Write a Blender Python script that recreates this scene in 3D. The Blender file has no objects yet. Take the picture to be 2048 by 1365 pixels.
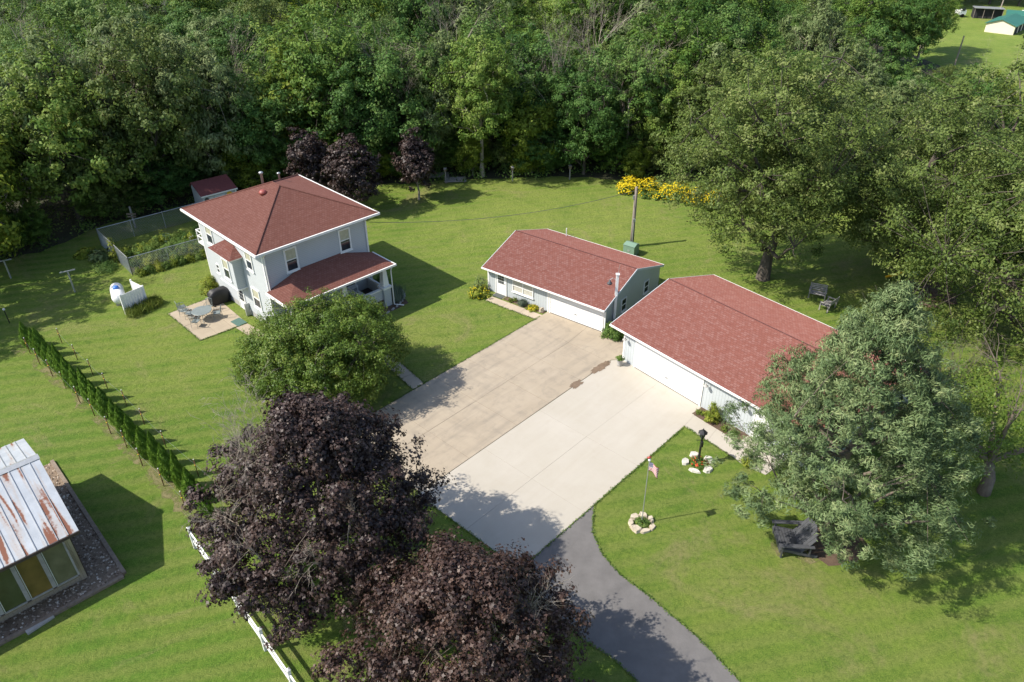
import bpy, math, random
import numpy as np
from mathutils import Matrix, Vector

# ------------------------------------------------------------------ camera, sky, sun, exposure
sc = bpy.context.scene
col = sc.collection
HC = 27.5
PITCH, ROLL = 0.5763947, -0.0066588
cam_data = bpy.data.cameras.new('camera')
cam_data.sensor_fit = 'HORIZONTAL'; cam_data.sensor_width = 36.0
cam_data.lens = 36.0 * 1500.42 / 2048.0
cam_data.clip_start = 0.5; cam_data.clip_end = 3000
cam = bpy.data.objects.new('camera', cam_data); col.objects.link(cam); sc.camera = cam
_f = Vector((0, math.cos(PITCH), -math.sin(PITCH))); _r = Vector((1, 0, 0)); _u = _r.cross(_f)
_r2 = _r * math.cos(ROLL) + _u * math.sin(ROLL); _u2 = -_r * math.sin(ROLL) + _u * math.cos(ROLL)
cam.matrix_world = Matrix(((_r2.x, _u2.x, -_f.x, 0), (_r2.y, _u2.y, -_f.y, 0), (_r2.z, _u2.z, -_f.z, HC), (0, 0, 0, 1)))

SUN_EL, SHADOW_AZ = math.radians(47), math.radians(13)
world = bpy.data.worlds.new('World'); sc.world = world; world.use_nodes = True
wn = world.node_tree
sky = wn.nodes.new('ShaderNodeTexSky'); sky.sky_type = 'NISHITA'; sky.sun_disc = False
sky.sun_elevation = SUN_EL
sky.sun_rotation = math.atan2(-math.cos(SHADOW_AZ), -math.sin(SHADOW_AZ)) % (2 * math.pi)
sky.air_density = 1.0; sky.dust_density = 1.2; sky.ozone_density = 1.0
bg = wn.nodes['Background']; bg.inputs['Strength'].default_value = 0.15
wn.links.new(sky.outputs[0], bg.inputs[0])
sun_d = bpy.data.lights.new('sun', 'SUN'); sun_d.energy = 4.7; sun_d.angle = math.radians(0.55); sun_d.color = (1.0, 0.94, 0.84)
sun = bpy.data.objects.new('sun', sun_d); col.objects.link(sun)
sun.rotation_euler = Vector((math.cos(SUN_EL) * math.cos(SHADOW_AZ), math.cos(SUN_EL) * math.sin(SHADOW_AZ), -math.sin(SUN_EL))).to_track_quat('-Z', 'Y').to_euler()
sun.location = (-60, -10, 60)
vs = sc.view_settings
vs.view_transform = 'Standard'; vs.look = 'None'; vs.exposure = 0.62; vs.gamma = 1.0; vs.use_curve_mapping = False
sc.cycles.max_bounces = 6; sc.cycles.diffuse_bounces = 3; sc.cycles.glossy_bounces = 2; sc.cycles.transmission_bounces = 4; sc.cycles.transparent_max_bounces = 8

# ------------------------------------------------------------------ helpers
class MB:
    def __init__(s): s.v = []; s.f = []
    def add(s, vs_, fs):
        b = len(s.v); s.v.extend([tuple(map(float, p)) for p in vs_]); s.f.extend([tuple(i + b for i in f) for f in fs]); return s
    def box(s, x0, x1, y0, y1, z0, z1):
        return s.add([(x0,y0,z0),(x1,y0,z0),(x1,y1,z0),(x0,y1,z0),(x0,y0,z1),(x1,y0,z1),(x1,y1,z1),(x0,y1,z1)],
                     [(0,3,2,1),(4,5,6,7),(0,1,5,4),(1,2,6,5),(2,3,7,6),(3,0,4,7)])
    def prism(s, poly, z0, z1):
        n = len(poly)
        vs_ = [(p[0], p[1], z0) for p in poly] + [(p[0], p[1], z1) for p in poly]
        return s.add(vs_, [tuple(range(n - 1, -1, -1)), tuple(range(n, 2 * n))] + [(i, (i + 1) % n, n + (i + 1) % n, n + i) for i in range(n)])
    def slab(s, pts, off):
        """thick sheet: pts polygon in 3-D pushed along off"""
        n = len(pts); q = [tuple(np.add(p, off)) for p in pts]
        return s.add(list(pts) + q, [tuple(range(n)), tuple(range(2 * n - 1, n - 1, -1))] + [(i, n + i, n + (i + 1) % n, (i + 1) % n) for i in range(n)])
    def beam(s, a, b, w, h):
        """rectangular bar from a to b, w sideways, h up"""
        a = np.array(a, float); b = np.array(b, float); d = b - a; L = np.linalg.norm(d); d /= L
        up = np.array([0, 0, 1.]) if abs(d[2]) < .95 else np.array([1., 0, 0])
        sd = np.cross(d, up); sd /= np.linalg.norm(sd); up = np.cross(sd, d)
        P = [a + sd*w/2*i + up*h/2*j for i, j in ((-1,-1),(1,-1),(1,1),(-1,1))] + [b + sd*w/2*i + up*h/2*j for i, j in ((-1,-1),(1,-1),(1,1),(-1,1))]
        return s.add(P, [(0,1,2,3),(7,6,5,4),(0,4,5,1),(1,5,6,2),(2,6,7,3),(3,7,4,0)])
    def tube(s, pts, rad, n=6, cap=True):
        pts = [np.array(p, float) for p in pts]; k = len(pts)
        rad = [rad] * k if np.isscalar(rad) else rad
        b = len(s.v); prev = None
        for i, p in enumerate(pts):
            d = pts[min(i + 1, k - 1)] - pts[max(i - 1, 0)]; L = np.linalg.norm(d); d = d / L if L > 1e-9 else np.array([0, 0, 1.])
            a = np.array([1., 0, 0]) if abs(d[0]) < .8 else np.array([0, 1., 0])
            if prev is not None: a = prev
            x = a - d * a.dot(d); x /= max(np.linalg.norm(x), 1e-9); y = np.cross(d, x); prev = x
            for j in range(n):
                t = 2 * math.pi * j / n; q = p + (x * math.cos(t) + y * math.sin(t)) * rad[i]; s.v.append(tuple(q))
        for i in range(k - 1):
            for j in range(n):
                s.f.append((b + i*n + j, b + i*n + (j+1) % n, b + (i+1)*n + (j+1) % n, b + (i+1)*n + j))
        if cap:
            s.f.append(tuple(b + j for j in range(n - 1, -1, -1))); s.f.append(tuple(b + (k-1)*n + j for j in range(n)))
        return s
    def lathe(s, prof, c=(0, 0), n=12):
        return s.tube([(c[0], c[1], z) for r, z in prof], [max(r, 1e-4) for r, z in prof], n)
    def build(s, name, mat, parent=None, smooth=False, uv=True):
        me = bpy.data.meshes.new(name); me.from_pydata(s.v, [], s.f)
        if uv:
            V = np.array(s.v); lay = me.uv_layers.new(name='UVMap'); buf = np.zeros((len(me.loops), 2)); li = 0
            for f in s.f:
                p = V[list(f)]; nrm = np.zeros(3)
                for i in range(len(f)): nrm += np.cross(p[i] - p[0], p[(i + 1) % len(f)] - p[0])
                L = np.linalg.norm(nrm); nrm = nrm / L if L > 1e-12 else np.array([0, 0, 1.])
                t = np.array([-nrm[1], nrm[0], 0]); L = np.linalg.norm(t); t = t / L if L > 1e-3 else np.array([1., 0, 0])
                b = np.cross(nrm, t)
                buf[li:li + len(f), 0] = p @ t; buf[li:li + len(f), 1] = p @ b; li += len(f)
            lay.data.foreach_set('uv', buf.ravel())
        me.materials.append(mat)
        if smooth: me.polygons.foreach_set('use_smooth', [True] * len(me.polygons))
        me.update()
        return link(name, me, parent)

def link(name, me, parent=None):
    o = bpy.data.objects.new(name, me); col.objects.link(o)
    if parent is not None: o.parent = parent
    return o
def tag(o, label=None, cat=None, group=None, kind=None):
    if label: o['label'] = label
    if cat: o['category'] = cat
    if group: o['group'] = group
    if kind: o['kind'] = kind
    return o
def empty(name, loc=(0, 0, 0), rz=0, scale=1):
    o = bpy.data.objects.new(name, None); col.objects.link(o); o.location = loc; o.rotation_euler = (0, 0, rz)
    o.scale = (scale,) * 3 if np.isscalar(scale) else scale; o.empty_display_size = .2
    return o
def copy_tree(o, parent=None):
    kids = list(o.children)
    c = o.copy(); col.objects.link(c); c.parent = parent
    for k in kids: copy_tree(k, c)
    return c

# ------------------------------------------------------------------ materials
def newmat(name):
    m = bpy.data.materials.new(name); m.use_nodes = True
    nt = m.node_tree; return m, nt, nt.nodes['Principled BSDF'], nt.nodes, nt.links
def setc(sock, c): sock.default_value = (*c, 1) if len(c) == 3 else c
def ramp(N, L, fac, stops):
    r = N.new('ShaderNodeValToRGB'); el = r.color_ramp.elements
    while len(el) < len(stops): el.new(0.5)
    for e, (p, c) in zip(el, stops): e.position = p; e.color = (*c, 1) if len(c) == 3 else c
    L.new(fac, r.inputs[0]); return r.outputs[0]
def noise(N, L, scale, detail=4, rough=.55, coord=None, dist=0):
    n = N.new('ShaderNodeTexNoise'); n.inputs['Scale'].default_value = scale; n.inputs['Detail'].default_value = detail
    n.inputs['Roughness'].default_value = rough; n.inputs['Distortion'].default_value = dist
    if coord is not None: L.new(coord, n.inputs['Vector'])
    return n.outputs['Fac']
def mixc(N, L, fac, a, b, mode='MIX'):
    m = N.new('ShaderNodeMix'); m.data_type = 'RGBA'; m.blend_type = mode
    for sock, val in ((m.inputs[0], fac), (m.inputs[6], a), (m.inputs[7], b)):
        if hasattr(val, 'is_output'): L.new(val, sock)
        elif np.isscalar(val): sock.default_value = val
        else: setc(sock, val)
    return m.outputs[2]
def bump(N, L, h, bsdf, strength=.3, dist=.02):
    b = N.new('ShaderNodeBump'); b.inputs['Strength'].default_value = strength; b.inputs['Distance'].default_value = dist
    L.new(h, b.inputs['Height']); L.new(b.outputs[0], bsdf.inputs['Normal'])
def objco(N): return N.new('ShaderNodeTexCoord').outputs['Object']
def uvco(N): return N.new('ShaderNodeTexCoord').outputs['UV']
def geo(N): return N.new('ShaderNodeNewGeometry').outputs['Position']
def mapr(N, L, v, a, b, c=0, d=1):
    m = N.new('ShaderNodeMapRange'); L.new(v, m.inputs[0])
    for i, x in zip((1, 2, 3, 4), (a, b, c, d)): m.inputs[i].default_value = x
    return m.outputs[0]

def plain(name, c, rough=.6, var=.12, scale=3, metal=0, bumpy=0):
    m, nt, B, N, L = newmat(name); co = objco(N)
    n = noise(N, L, scale, 5, .6, co)
    dark = tuple(x * (1 - var) for x in c); lite = tuple(min(1, x * (1 + var)) for x in c)
    L.new(ramp(N, L, n, [(.3, dark), (.7, lite)]), B.inputs['Base Color'])
    B.inputs['Roughness'].default_value = rough; B.inputs['Metallic'].default_value = metal
    if bumpy: bump(N, L, noise(N, L, scale * 6, 4, .6, co), B, bumpy, .02)
    return m

def mat_lawn():
    m, nt, B, N, L = newmat('lawn'); P = geo(N)
    big = noise(N, L, .045, 3, .5, P, .3); mid = noise(N, L, .22, 6, .65, P, .8); mott = noise(N, L, 1.1, 6, .7, P, .5); fine = noise(N, L, 4.5, 5, .75, P); blade = noise(N, L, 19, 4, .8, P)
    c1 = ramp(N, L, mid, [(.30, (0.085, 0.172, 0.022)), (.45, (0.140, 0.236, 0.031)), (.56, (0.201, 0.276, 0.043)), (.72, (0.299, 0.310, 0.090))])
    c2 = ramp(N, L, big, [(.34, (0.098, 0.196, 0.024)), (.5, (0.171, 0.253, 0.036)), (.64, (0.275, 0.293, 0.072))])
    c = mixc(N, L, .45, c1, c2)
    c = mixc(N, L, mapr(N, L, mott, .50, .30, 0, .65), c, (0.067, 0.138, 0.017))
    c = mixc(N, L, mapr(N, L, mott, .54, .74, 0, .55), c, (0.287, 0.305, 0.082))
    # the sunny back lawn is drier, the lawn by the barn lusher
    def near(cx, cy, r):
        v = N.new('ShaderNodeVectorMath'); v.operation = 'DISTANCE'; v.inputs[1].default_value = (cx, cy, 0); L.new(P, v.inputs[0]); return mapr(N, L, v.outputs['Value'], r, r * .25, 0, 1)
    def mul(x, y):
        q = N.new('ShaderNodeMath'); q.operation = 'MULTIPLY'; L.new(x, q.inputs[0])
        if hasattr(y, 'is_output'): L.new(y, q.inputs[1])
        else: q.inputs[1].default_value = y
        return q.outputs[0]
    pat = mapr(N, L, noise(N, L, .35, 5, .65, P, .8), .38, .62, 0, 1)
    for cx, cy, r, k_, cc in ((4, 60, 20, .95, (0.276, 0.324, 0.068)), (-24, 40, 9, .8, (0.253, 0.302, 0.061)), (-30, 48, 8, .4, (0.239, 0.292, 0.058)), (14, 19, 12, .75, (0.221, 0.302, 0.050)), (-18, 18, 14, .6, (0.101, 0.243, 0.022)), (-27, 30, 12, .4, (0.120, 0.243, 0.029)), (9, 28, 6, .4, (0.156, 0.232, 0.032)), (88, 138, 30, .6, (0.267, 0.346, 0.065))):
        c = mixc(N, L, mul(mul(near(cx, cy, r), pat), k_), c, cc)
    # mowing tracks
    w = N.new('ShaderNodeTexWave'); w.wave_type = 'BANDS'; w.inputs['Scale'].default_value = .30; w.inputs['Distortion'].default_value = 1.2; w.inputs['Detail'].default_value = 3; w.inputs['Detail Scale'].default_value = .5
    mp = N.new('ShaderNodeMapping'); mp.inputs['Rotation'].default_value = (0, 0, math.radians(76)); L.new(P, mp.inputs[0]); L.new(mp.outputs[0], w.inputs[0])
    c = mixc(N, L, mapr(N, L, w.outputs['Fac'], .2, .9, 0, .60), c, (0.232, 0.270, 0.066))
    # dry, worn patches and clover
    worn = noise(N, L, .14, 7, .75, P, 1.5)
    c = mixc(N, L, mapr(N, L, worn, .53, .68, 0, .7), c, (0.311, 0.259, 0.126))
    clov = noise(N, L, .5, 6, .75, P, 1.0); c = mixc(N, L, mapr(N, L, clov, .60, .70, 0, .5), c, (0.067, 0.155, 0.026))
    c = mixc(N, L, mapr(N, L, fine, .55, .30, .0, .6), c, (0.055, 0.115, 0.014))
    c = mixc(N, L, mapr(N, L, fine, .55, .75, .0, .45), c, (0.317, 0.345, 0.090))
    c = mixc(N, L, mapr(N, L, blade, .52, .72, 0, .6), c, (0.403, 0.437, 0.108))
    c = mixc(N, L, mapr(N, L, blade, .46, .28, 0, .7), c, (0.037, 0.081, 0.010))
    L.new(c, B.inputs['Base Color']); B.inputs['Roughness'].default_value = .85; B.inputs['Specular IOR Level'].default_value = .15
    mx = N.new('ShaderNodeMath'); mx.operation = 'ADD'; L.new(fine, mx.inputs[0]); L.new(blade, mx.inputs[1])
    bump(N, L, mx.outputs[0], B, 1.0, .14)
    return m
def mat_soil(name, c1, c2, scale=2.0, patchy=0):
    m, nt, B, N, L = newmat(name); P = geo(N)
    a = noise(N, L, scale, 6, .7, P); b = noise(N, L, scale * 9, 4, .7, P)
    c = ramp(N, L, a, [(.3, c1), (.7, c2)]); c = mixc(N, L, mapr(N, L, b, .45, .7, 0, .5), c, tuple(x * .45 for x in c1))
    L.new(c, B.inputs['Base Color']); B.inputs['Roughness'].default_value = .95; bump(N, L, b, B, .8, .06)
    if patchy: L.new(mapr(N, L, noise(N, L, .9, 6, .7, P, .6), .46, .60, 0, patchy), B.inputs['Alpha'])
    return m
def mat_concrete(name, base, warm, stain, amt, fine=.35):
    m, nt, B, N, L = newmat(name); P = geo(N)
    a = noise(N, L, .35, 6, .6, P, .5); b = noise(N, L, 1.3, 6, .65, P, 1.0); f = noise(N, L, 22, 4, .7, P)
    oi = N.new('ShaderNodeObjectInfo')
    c = ramp(N, L, a, [(.3, base), (.7, warm)])
    c = mixc(N, L, mapr(N, L, b, .50, .85, 0, amt * .7), c, stain)
    for ang, sc_, sd_, am_, cc in ((46.8, (3.2, .45, 1), .9, .55, stain), (-43.2, (2.6, .5, 1), .8, .35, stain), (46.8, (4.5, .35, 1), .7, .5, tuple(min(1, x * 1.12) for x in warm))):
        mp = N.new('ShaderNodeMapping'); mp.vector_type = 'TEXTURE'; mp.inputs['Rotation'].default_value = (0, 0, math.radians(ang)); mp.inputs['Scale'].default_value = sc_; L.new(P, mp.inputs[0])
        st = noise(N, L, sd_, 4, .55, mp.outputs[0], .3); c = mixc(N, L, mapr(N, L, st, .50, .80, 0, amt * am_), c, cc)
    c = mixc(N, L, mapr(N, L, f, .35, .7, 0, fine * .5), c, tuple(x * .82 for x in base))
    c = mixc(N, L, mapr(N, L, oi.outputs['Random'], 0, 1, 0, .10), c, tuple(x * .7 for x in base))
    L.new(c, B.inputs['Base Color']); B.inputs['Roughness'].default_value = .9; B.inputs['Specular IOR Level'].default_value = .25
    bump(N, L, f, B, .25, .01); return m
def mat_shingle(name, c1, c2, pale, dark):
    m, nt, B, N, L = newmat(name); uv = uvco(N)
    br = N.new('ShaderNodeTexBrick'); L.new(uv, br.inputs['Vector']); br.offset = .5
    br.inputs['Scale'].default_value = 1.0; br.inputs['Brick Width'].default_value = .20; br.inputs['Row Height'].default_value = .16; br.inputs['Mortar Size'].default_value = .013
    setc(br.inputs['Color1'], (1, 1, 1)); setc(br.inputs['Color2'], (0, 0, 0)); setc(br.inputs['Mortar'], (.5, .5, .5)); br.inputs['Bias'].default_value = -.1
    c = ramp(N, L, br.outputs['Color'], [(0.0, c1), (.5, c2), (1.0, pale)])
    wn_ = N.new('ShaderNodeTexWhiteNoise'); wn_.noise_dimensions = '2D'
    sn = N.new('ShaderNodeVectorMath'); sn.operation = 'SNAP'; sn.inputs[1].default_value = (.24, .08, 1); L.new(uv, sn.inputs[0]); L.new(sn.outputs[0], wn_.inputs['Vector'])
    c = mixc(N, L, mapr(N, L, wn_.outputs['Value'], .55, 1, 0, .40), c, pale)
    c = mixc(N, L, mapr(N, L, wn_.outputs['Value'], .25, 0, 0, .5), c, dark)
    bl = noise(N, L, .45, 5, .6, uv, .6); c = mixc(N, L, mapr(N, L, bl, .5, .8, 0, .28), c, dark)
    bl2 = noise(N, L, 2.2, 5, .7, uv, .3); c = mixc(N, L, mapr(N, L, bl2, .52, .78, 0, .22), c, pale)
    mp = N.new('ShaderNodeMapping'); mp.inputs['Scale'].default_value = (2.6, .16, 1); L.new(uv, mp.inputs[0])
    c = mixc(N, L, mapr(N, L, noise(N, L, 1.0, 4, .6, mp.outputs[0]), .55, .8, 0, .35), c, dark)
    c = mixc(N, L, mapr(N, L, br.outputs['Fac'], 0, 1, 0, .45), c, tuple(x * .45 for x in dark))  # dark joints; each course's shadow line is put into this colour
    L.new(c, B.inputs['Base Color']); B.inputs['Roughness'].default_value = .9; B.inputs['Diffuse Roughness'].default_value = 1.0; B.inputs['Specular IOR Level'].default_value = .2
    sx = N.new('ShaderNodeSeparateXYZ'); L.new(uv, sx.inputs[0])
    md = N.new('ShaderNodeMath'); md.operation = 'PINGPONG'; md.inputs[1].default_value = .16; L.new(sx.outputs[1], md.inputs[0])
    bump(N, L, mixc(N, L, .3, md.outputs[0], wn_.outputs['Value']), B, .35, .03); return m
def mat_siding(name, c, expo=.11, vertical=False):
    m, nt, B, N, L = newmat(name); uv = uvco(N)
    sx = N.new('ShaderNodeSeparateXYZ'); L.new(uv, sx.inputs[0])
    dv = N.new('ShaderNodeMath'); dv.operation = 'DIVIDE'; dv.inputs[1].default_value = expo; L.new(sx.outputs[0 if vertical else 1], dv.inputs[0])
    fr = N.new('ShaderNodeMath'); fr.operation = 'FRACT'; L.new(dv.outputs[0], fr.inputs[0])
    n = noise(N, L, .7, 5, .6, uv)
    cc = ramp(N, L, n, [(.3, tuple(x * .93 for x in c)), (.7, c)])
    cc = mixc(N, L, mapr(N, L, fr.outputs[0], .84, .95, 0, .5), cc, tuple(x * .4 for x in c))
    L.new(cc, B.inputs['Base Color']); B.inputs['Roughness'].default_value = .55
    iv = N.new('ShaderNodeMath'); iv.operation = 'SUBTRACT'; iv.inputs[0].default_value = 1; L.new(fr.outputs[0], iv.inputs[1])
    bump(N, L, iv.outputs[0], B, .6, .02); return m
def mat_metal_roof():
    m, nt, B, N, L = newmat('rusty_metal_roof'); uv = uvco(N)
    mp = N.new('ShaderNodeMapping'); mp.inputs['Scale'].default_value = (2.4, .26, 1); L.new(uv, mp.inputs[0])
    r1 = noise(N, L, .95, 2, .5, mp.outputs[0], .2); r2 = noise(N, L, 7, 5, .7, uv)
    ad = N.new('ShaderNodeMath'); ad.operation = 'MULTIPLY_ADD'; ad.inputs[1].default_value = .16; L.new(r2, ad.inputs[0]); L.new(r1, ad.inputs[2])
    base = ramp(N, L, noise(N, L, 1.2, 5, .6, uv), [(.3, (.34, .365, .39)), (.7, (.46, .485, .51))])
    base = mixc(N, L, mapr(N, L, ad.outputs[0], .58, .65, 0, .4), base, (.40, .30, .22))
    c = mixc(N, L, mapr(N, L, ad.outputs[0], .655, .69, 0, .95), base, (.19, .062, .026))
    L.new(c, B.inputs['Base Color']); B.inputs['Roughness'].default_value = .45; B.inputs['Metallic'].default_value = .15; return m
def mat_leaf(name, stops, trans=.3, rough=.6, spec=.2, tcol=None, objvar=.25):
    m, nt, B, N, L = newmat(name)
    at = N.new('ShaderNodeAttribute'); at.attribute_name = 'var'
    oi = N.new('ShaderNodeObjectInfo')
    ad = N.new('ShaderNodeMath'); ad.operation = 'MULTIPLY_ADD'; ad.inputs[1].default_value = objvar; L.new(oi.outputs['Random'], ad.inputs[0]); L.new(at.outputs['Fac'], ad.inputs[2])
    sb = N.new('ShaderNodeMath'); sb.operation = 'SUBTRACT'; sb.inputs[1].default_value = objvar / 2; L.new(ad.outputs[0], sb.inputs[0])
    c = ramp(N, L, sb.outputs[0], stops)
    L.new(c, B.inputs['Base Color']); B.inputs['Roughness'].default_value = rough; B.inputs['Specular IOR Level'].default_value = spec
    if trans:
        t = N.new('ShaderNodeBsdfTranslucent'); mx = N.new('ShaderNodeMixShader'); mx.inputs[0].default_value = trans
        tc = mixc(N, L, .5, c, tcol or stops[-1][1]); L.new(tc, t.inputs[0])
        L.new(B.outputs[0], mx.inputs[1]); L.new(t.outputs[0], mx.inputs[2]); L.new(mx.outputs[0], N['Material Output'].inputs[0])
    return m
def mat_glass(name, c=(.02, .025, .03)):
    m, nt, B, N, L = newmat(name); co = objco(N)
    L.new(ramp(N, L, noise(N, L, 1.5, 3, .5, co), [(.35, c), (.7, tuple(x * 1.8 for x in c))]), B.inputs['Base Color'])
    B.inputs['Roughness'].default_value = .06; B.inputs['Specular IOR Level'].default_value = .6; return m
def mat_bark(name, a, b, scale=5):
    m, nt, B, N, L = newmat(name); co = objco(N)
    mp = N.new('ShaderNodeMapping'); mp.inputs['Scale'].default_value = (1, 1, .25); L.new(co, mp.inputs[0])
    n = noise(N, L, scale, 6, .7, mp.outputs[0]); L.new(ramp(N, L, n, [(.3, a), (.7, b)]), B.inputs['Base Color'])
    B.inputs['Roughness'].default_value = .95; bump(N, L, n, B, .9, .05); return m
def mat_flag():
    m, nt, B, N, L = newmat('flag_print'); uv = N.new('ShaderNodeUVMap'); uv.uv_map = 'print'
    sx = N.new('ShaderNodeSeparateXYZ'); L.new(uv.outputs[0], sx.inputs[0])
    def mth(op, a, b):
        q = N.new('ShaderNodeMath'); q.operation = op
        for i, x in enumerate((a, b)):
            if hasattr(x, 'is_output'): L.new(x, q.inputs[i])
            elif x is not None: q.inputs[i].default_value = x
        return q.outputs[0]
    stripe = mth('LESS_THAN', mth('MODULO', mth('MULTIPLY', sx.outputs[1], 13), 2), 1)
    c = mixc(N, L, stripe, (.75, .73, .70), (.45, .025, .035))
    canton = mth('MULTIPLY', mth('LESS_THAN', sx.outputs[0], .4), mth('GREATER_THAN', sx.outputs[1], 6 / 13))
    fx = mth('SUBTRACT', mth('FRACT', mth('MULTIPLY', sx.outputs[0], 15), None), .5); fy = mth('SUBTRACT', mth('FRACT', mth('MULTIPLY', sx.outputs[1], 13), None), .5)
    star = mth('LESS_THAN', mth('ADD', mth('MULTIPLY', fx, fx), mth('MULTIPLY', fy, fy)), .07)
    cc = mixc(N, L, star, (.02, .03, .12), (.75, .73, .72)); c = mixc(N, L, canton, c, cc)
    L.new(c, B.inputs['Base Color']); B.inputs['Roughness'].default_value = .8; return m

M = {}
M['lawn'] = mat_lawn()
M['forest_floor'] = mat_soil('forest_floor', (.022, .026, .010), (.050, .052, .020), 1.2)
M['mulch'] = mat_soil('mulch', (.075, .045, .028), (.15, .10, .065), 3)
M['dry_strip'] = mat_soil('dry_strip', (.15, .15, .05), (.25, .205, .105), 1.6, .85)
M['garden_soil'] = mat_soil('garden_soil', (.05, .052, .022), (.11, .10, .05), 1.5)
M['gravel'] = mat_soil('gravel_bed', (.16, .115, .078), (.29, .215, .15), 3)
M['old_conc'] = mat_concrete('old_concrete', (.33, .275, .205), (.385, .325, .248), (.175, .155, .13), 1.0)
M['new_conc'] = mat_concrete('new_concrete', (.395, .36, .30), (.43, .395, .34), (.36, .315, .255), .5, .2)
M['patio_conc'] = mat_concrete('patio_concrete', (.33, .275, .200), (.40, .335, .25), (.23, .185, .135), .8)
M['walk_conc'] = mat_concrete('walk_concrete', (.40, .33, .25), (.46, .39, .30), (.28, .22, .16), .6)
M['joint'] = plain('joint', (.24, .195, .15), .95, .2, 2)
M['asphalt'] = plain('asphalt', (.128, .120, .115), .9, .14, 1.2, 0, .5)
M['puddle'] = plain('oil_stain', (.165, .115, .075), .6, .2, 4)
M['shingle_h'] = mat_shingle('house_shingle', (.186, .073, .053), (.204, .082, .061), (.226, .100, .077), (.158, .060, .046))
M['shingle_g'] = mat_shingle('garage_shingle', (.202, .074, .056), (.222, .085, .066), (.255, .122, .102), (.174, .065, .052))
M['siding'] = mat_siding('grey_siding', (.46, .485, .495), .13)
M['siding_g'] = mat_siding('garage_siding', (.47, .505, .52), .20, True)
M['white'] = plain('white_paint', (.74, .74, .72), .45, .03, 2)
M['white2'] = plain('white_vinyl', (.78, .78, .77), .35, .03, 2)
M['fascia'] = plain('fascia_white', (.76, .74, .70), .5, .05, 2)
M['glass'] = mat_glass('window_glass')
M['blind'] = plain('blind', (.42, .41, .30), .35, .15, 6)
M['curtain'] = plain('curtain', (.48, .46, .40), .4, .12, 4)
M['found'] = plain('foundation', (.34, .33, .31), .9, .15, 3)
M['barn_metal'] = mat_metal_roof()
M['barn_brown'] = plain('barn_brown', (.060, .040, .036), .75, .15, 3)
M['barn_tan'] = mat_siding('barn_tan', (.36, .31, .235), .18, True)
M['barn_glass1'] = mat_glass('amber_reflection', (.085, .052, .016))  # barn panes: reflected tints are put into the glass colours
M['barn_glass2'] = mat_glass('green_reflection', (.026, .034, .017))
M['barn_glass3'] = mat_glass('grey_reflection', (.075, .070, .045))
M['timber'] = plain('weathered_timber', (.20, .155, .115), .9, .25, 6, 0, .4)
M['grey_wood'] = plain('grey_wood', (.27, .255, .235), .9, .2, 5, 0, .3)
M['dark_wood'] = plain('charcoal_wood', (.060, .062, .068), .6, .2, 6, 0, .3)
M['pole_wood'] = mat_bark('pole_wood', (.16, .13, .105), (.29, .25, .21), 8)
M['black'] = plain('black_paint', (.012, .012, .013), .4, .2, 4)
M['black_cover'] = plain('black_cover', (.016, .015, .016), .55, .25, 3, 0, .4)
M['iron'] = plain('patio_iron', (.20, .23, .225), .5, .1, 5, .2)
M['galv'] = plain('galvanised', (.42, .43, .43), .4, .12, 5, .5)
M['rust'] = plain('rusty_stake', (.13, .055, .03), .8, .25, 12)
M['yellow_plastic'] = plain('yellow_plastic', (.75, .42, .02), .4, .05, 5)
M['red_plastic'] = plain('red_plastic', (.55, .06, .03), .4, .08, 5)
M['blue_dome'] = plain('blue_dome', (.05, .17, .52), .35, .05, 4)
M['tank'] = plain('tank_white', (.78, .78, .77), .3, .03, 2)
M['green_box'] = plain('green_cabinet', (.16, .25, .18), .5, .06, 4)
M['teal_mat'] = plain('teal_mat', (.065, .125, .105), .9, .1, 20)
M['dark_mat'] = plain('dark_mat', (.075, .085, .08), .9, .1, 20)
M['stone'] = plain('limestone', (.47, .40, .30), .85, .3, 4, 0, .6)
M['white_stone'] = plain('white_limestone', (.52, .49, .43), .85, .28, 4, 0, .6)
M['copper'] = plain('vent_red', (.28, .07, .055), .5, .1, 5)
M['bark'] = mat_bark('bark', (.045, .036, .028), (.115, .095, .075))
M['bark_pale'] = mat_bark('pale_bark', (.20, .17, .13), (.36, .31, .25))
M['bark_dead'] = mat_bark('dead_twig', (.22, .18, .14), (.42, .36, .29))
M['bark_apple'] = mat_bark('apple_bark', (.09, .07, .055), (.21, .17, .135))
M['blue_metal'] = plain('green_metal_roof', (.035, .145, .105), .45, .06, 1)
M['cream'] = plain('cream_wall', (.72, .64, .50), .7, .05, 1)
M['shadow_black'] = plain('interior_shade', (.02, .02, .022), .9, .2, 1)  # shade inside the far bays and shed, put into the colour
M['flag'] = mat_flag()
M['terracotta'] = plain('terracotta', (.40, .13, .05), .8, .1, 6)
M['cushion'] = plain('blue_cushion', (.035, .045, .11), .9, .3, 8)
M['porch_floor'] = plain('porch_floor', (.055, .04, .035), .7, .15, 3)
M['clock'] = plain('clock_face', (.55, .55, .52), .6, .05, 5)
M['mesh_fence'] = plain('chainlink_wire', (.34, .37, .36), .5, .1, 5, .4)
G_ = lambda *cs: [(p, c) for p, c in zip(np.linspace(.05, .95, len(cs)), cs)]
M['leaf_wood'] = mat_leaf('leaf_wood', G_((.048, .105, .015), (.092, .172, .025), (.145, .225, .038), (.210, .270, .055)), 0.3, objvar=.6)
M['leaf_dark'] = mat_leaf('leaf_dark', G_((.036, .090, .016), (.066, .142, .028), (.110, .192, .042), (.165, .235, .062)), 0.28, objvar=.5)
M['leaf_yellow'] = mat_leaf('leaf_yellow', G_((.075, .125, .014), (.135, .195, .022), (.205, .260, .032), (.29, .32, .045)), 0.4, objvar=.15)
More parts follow.
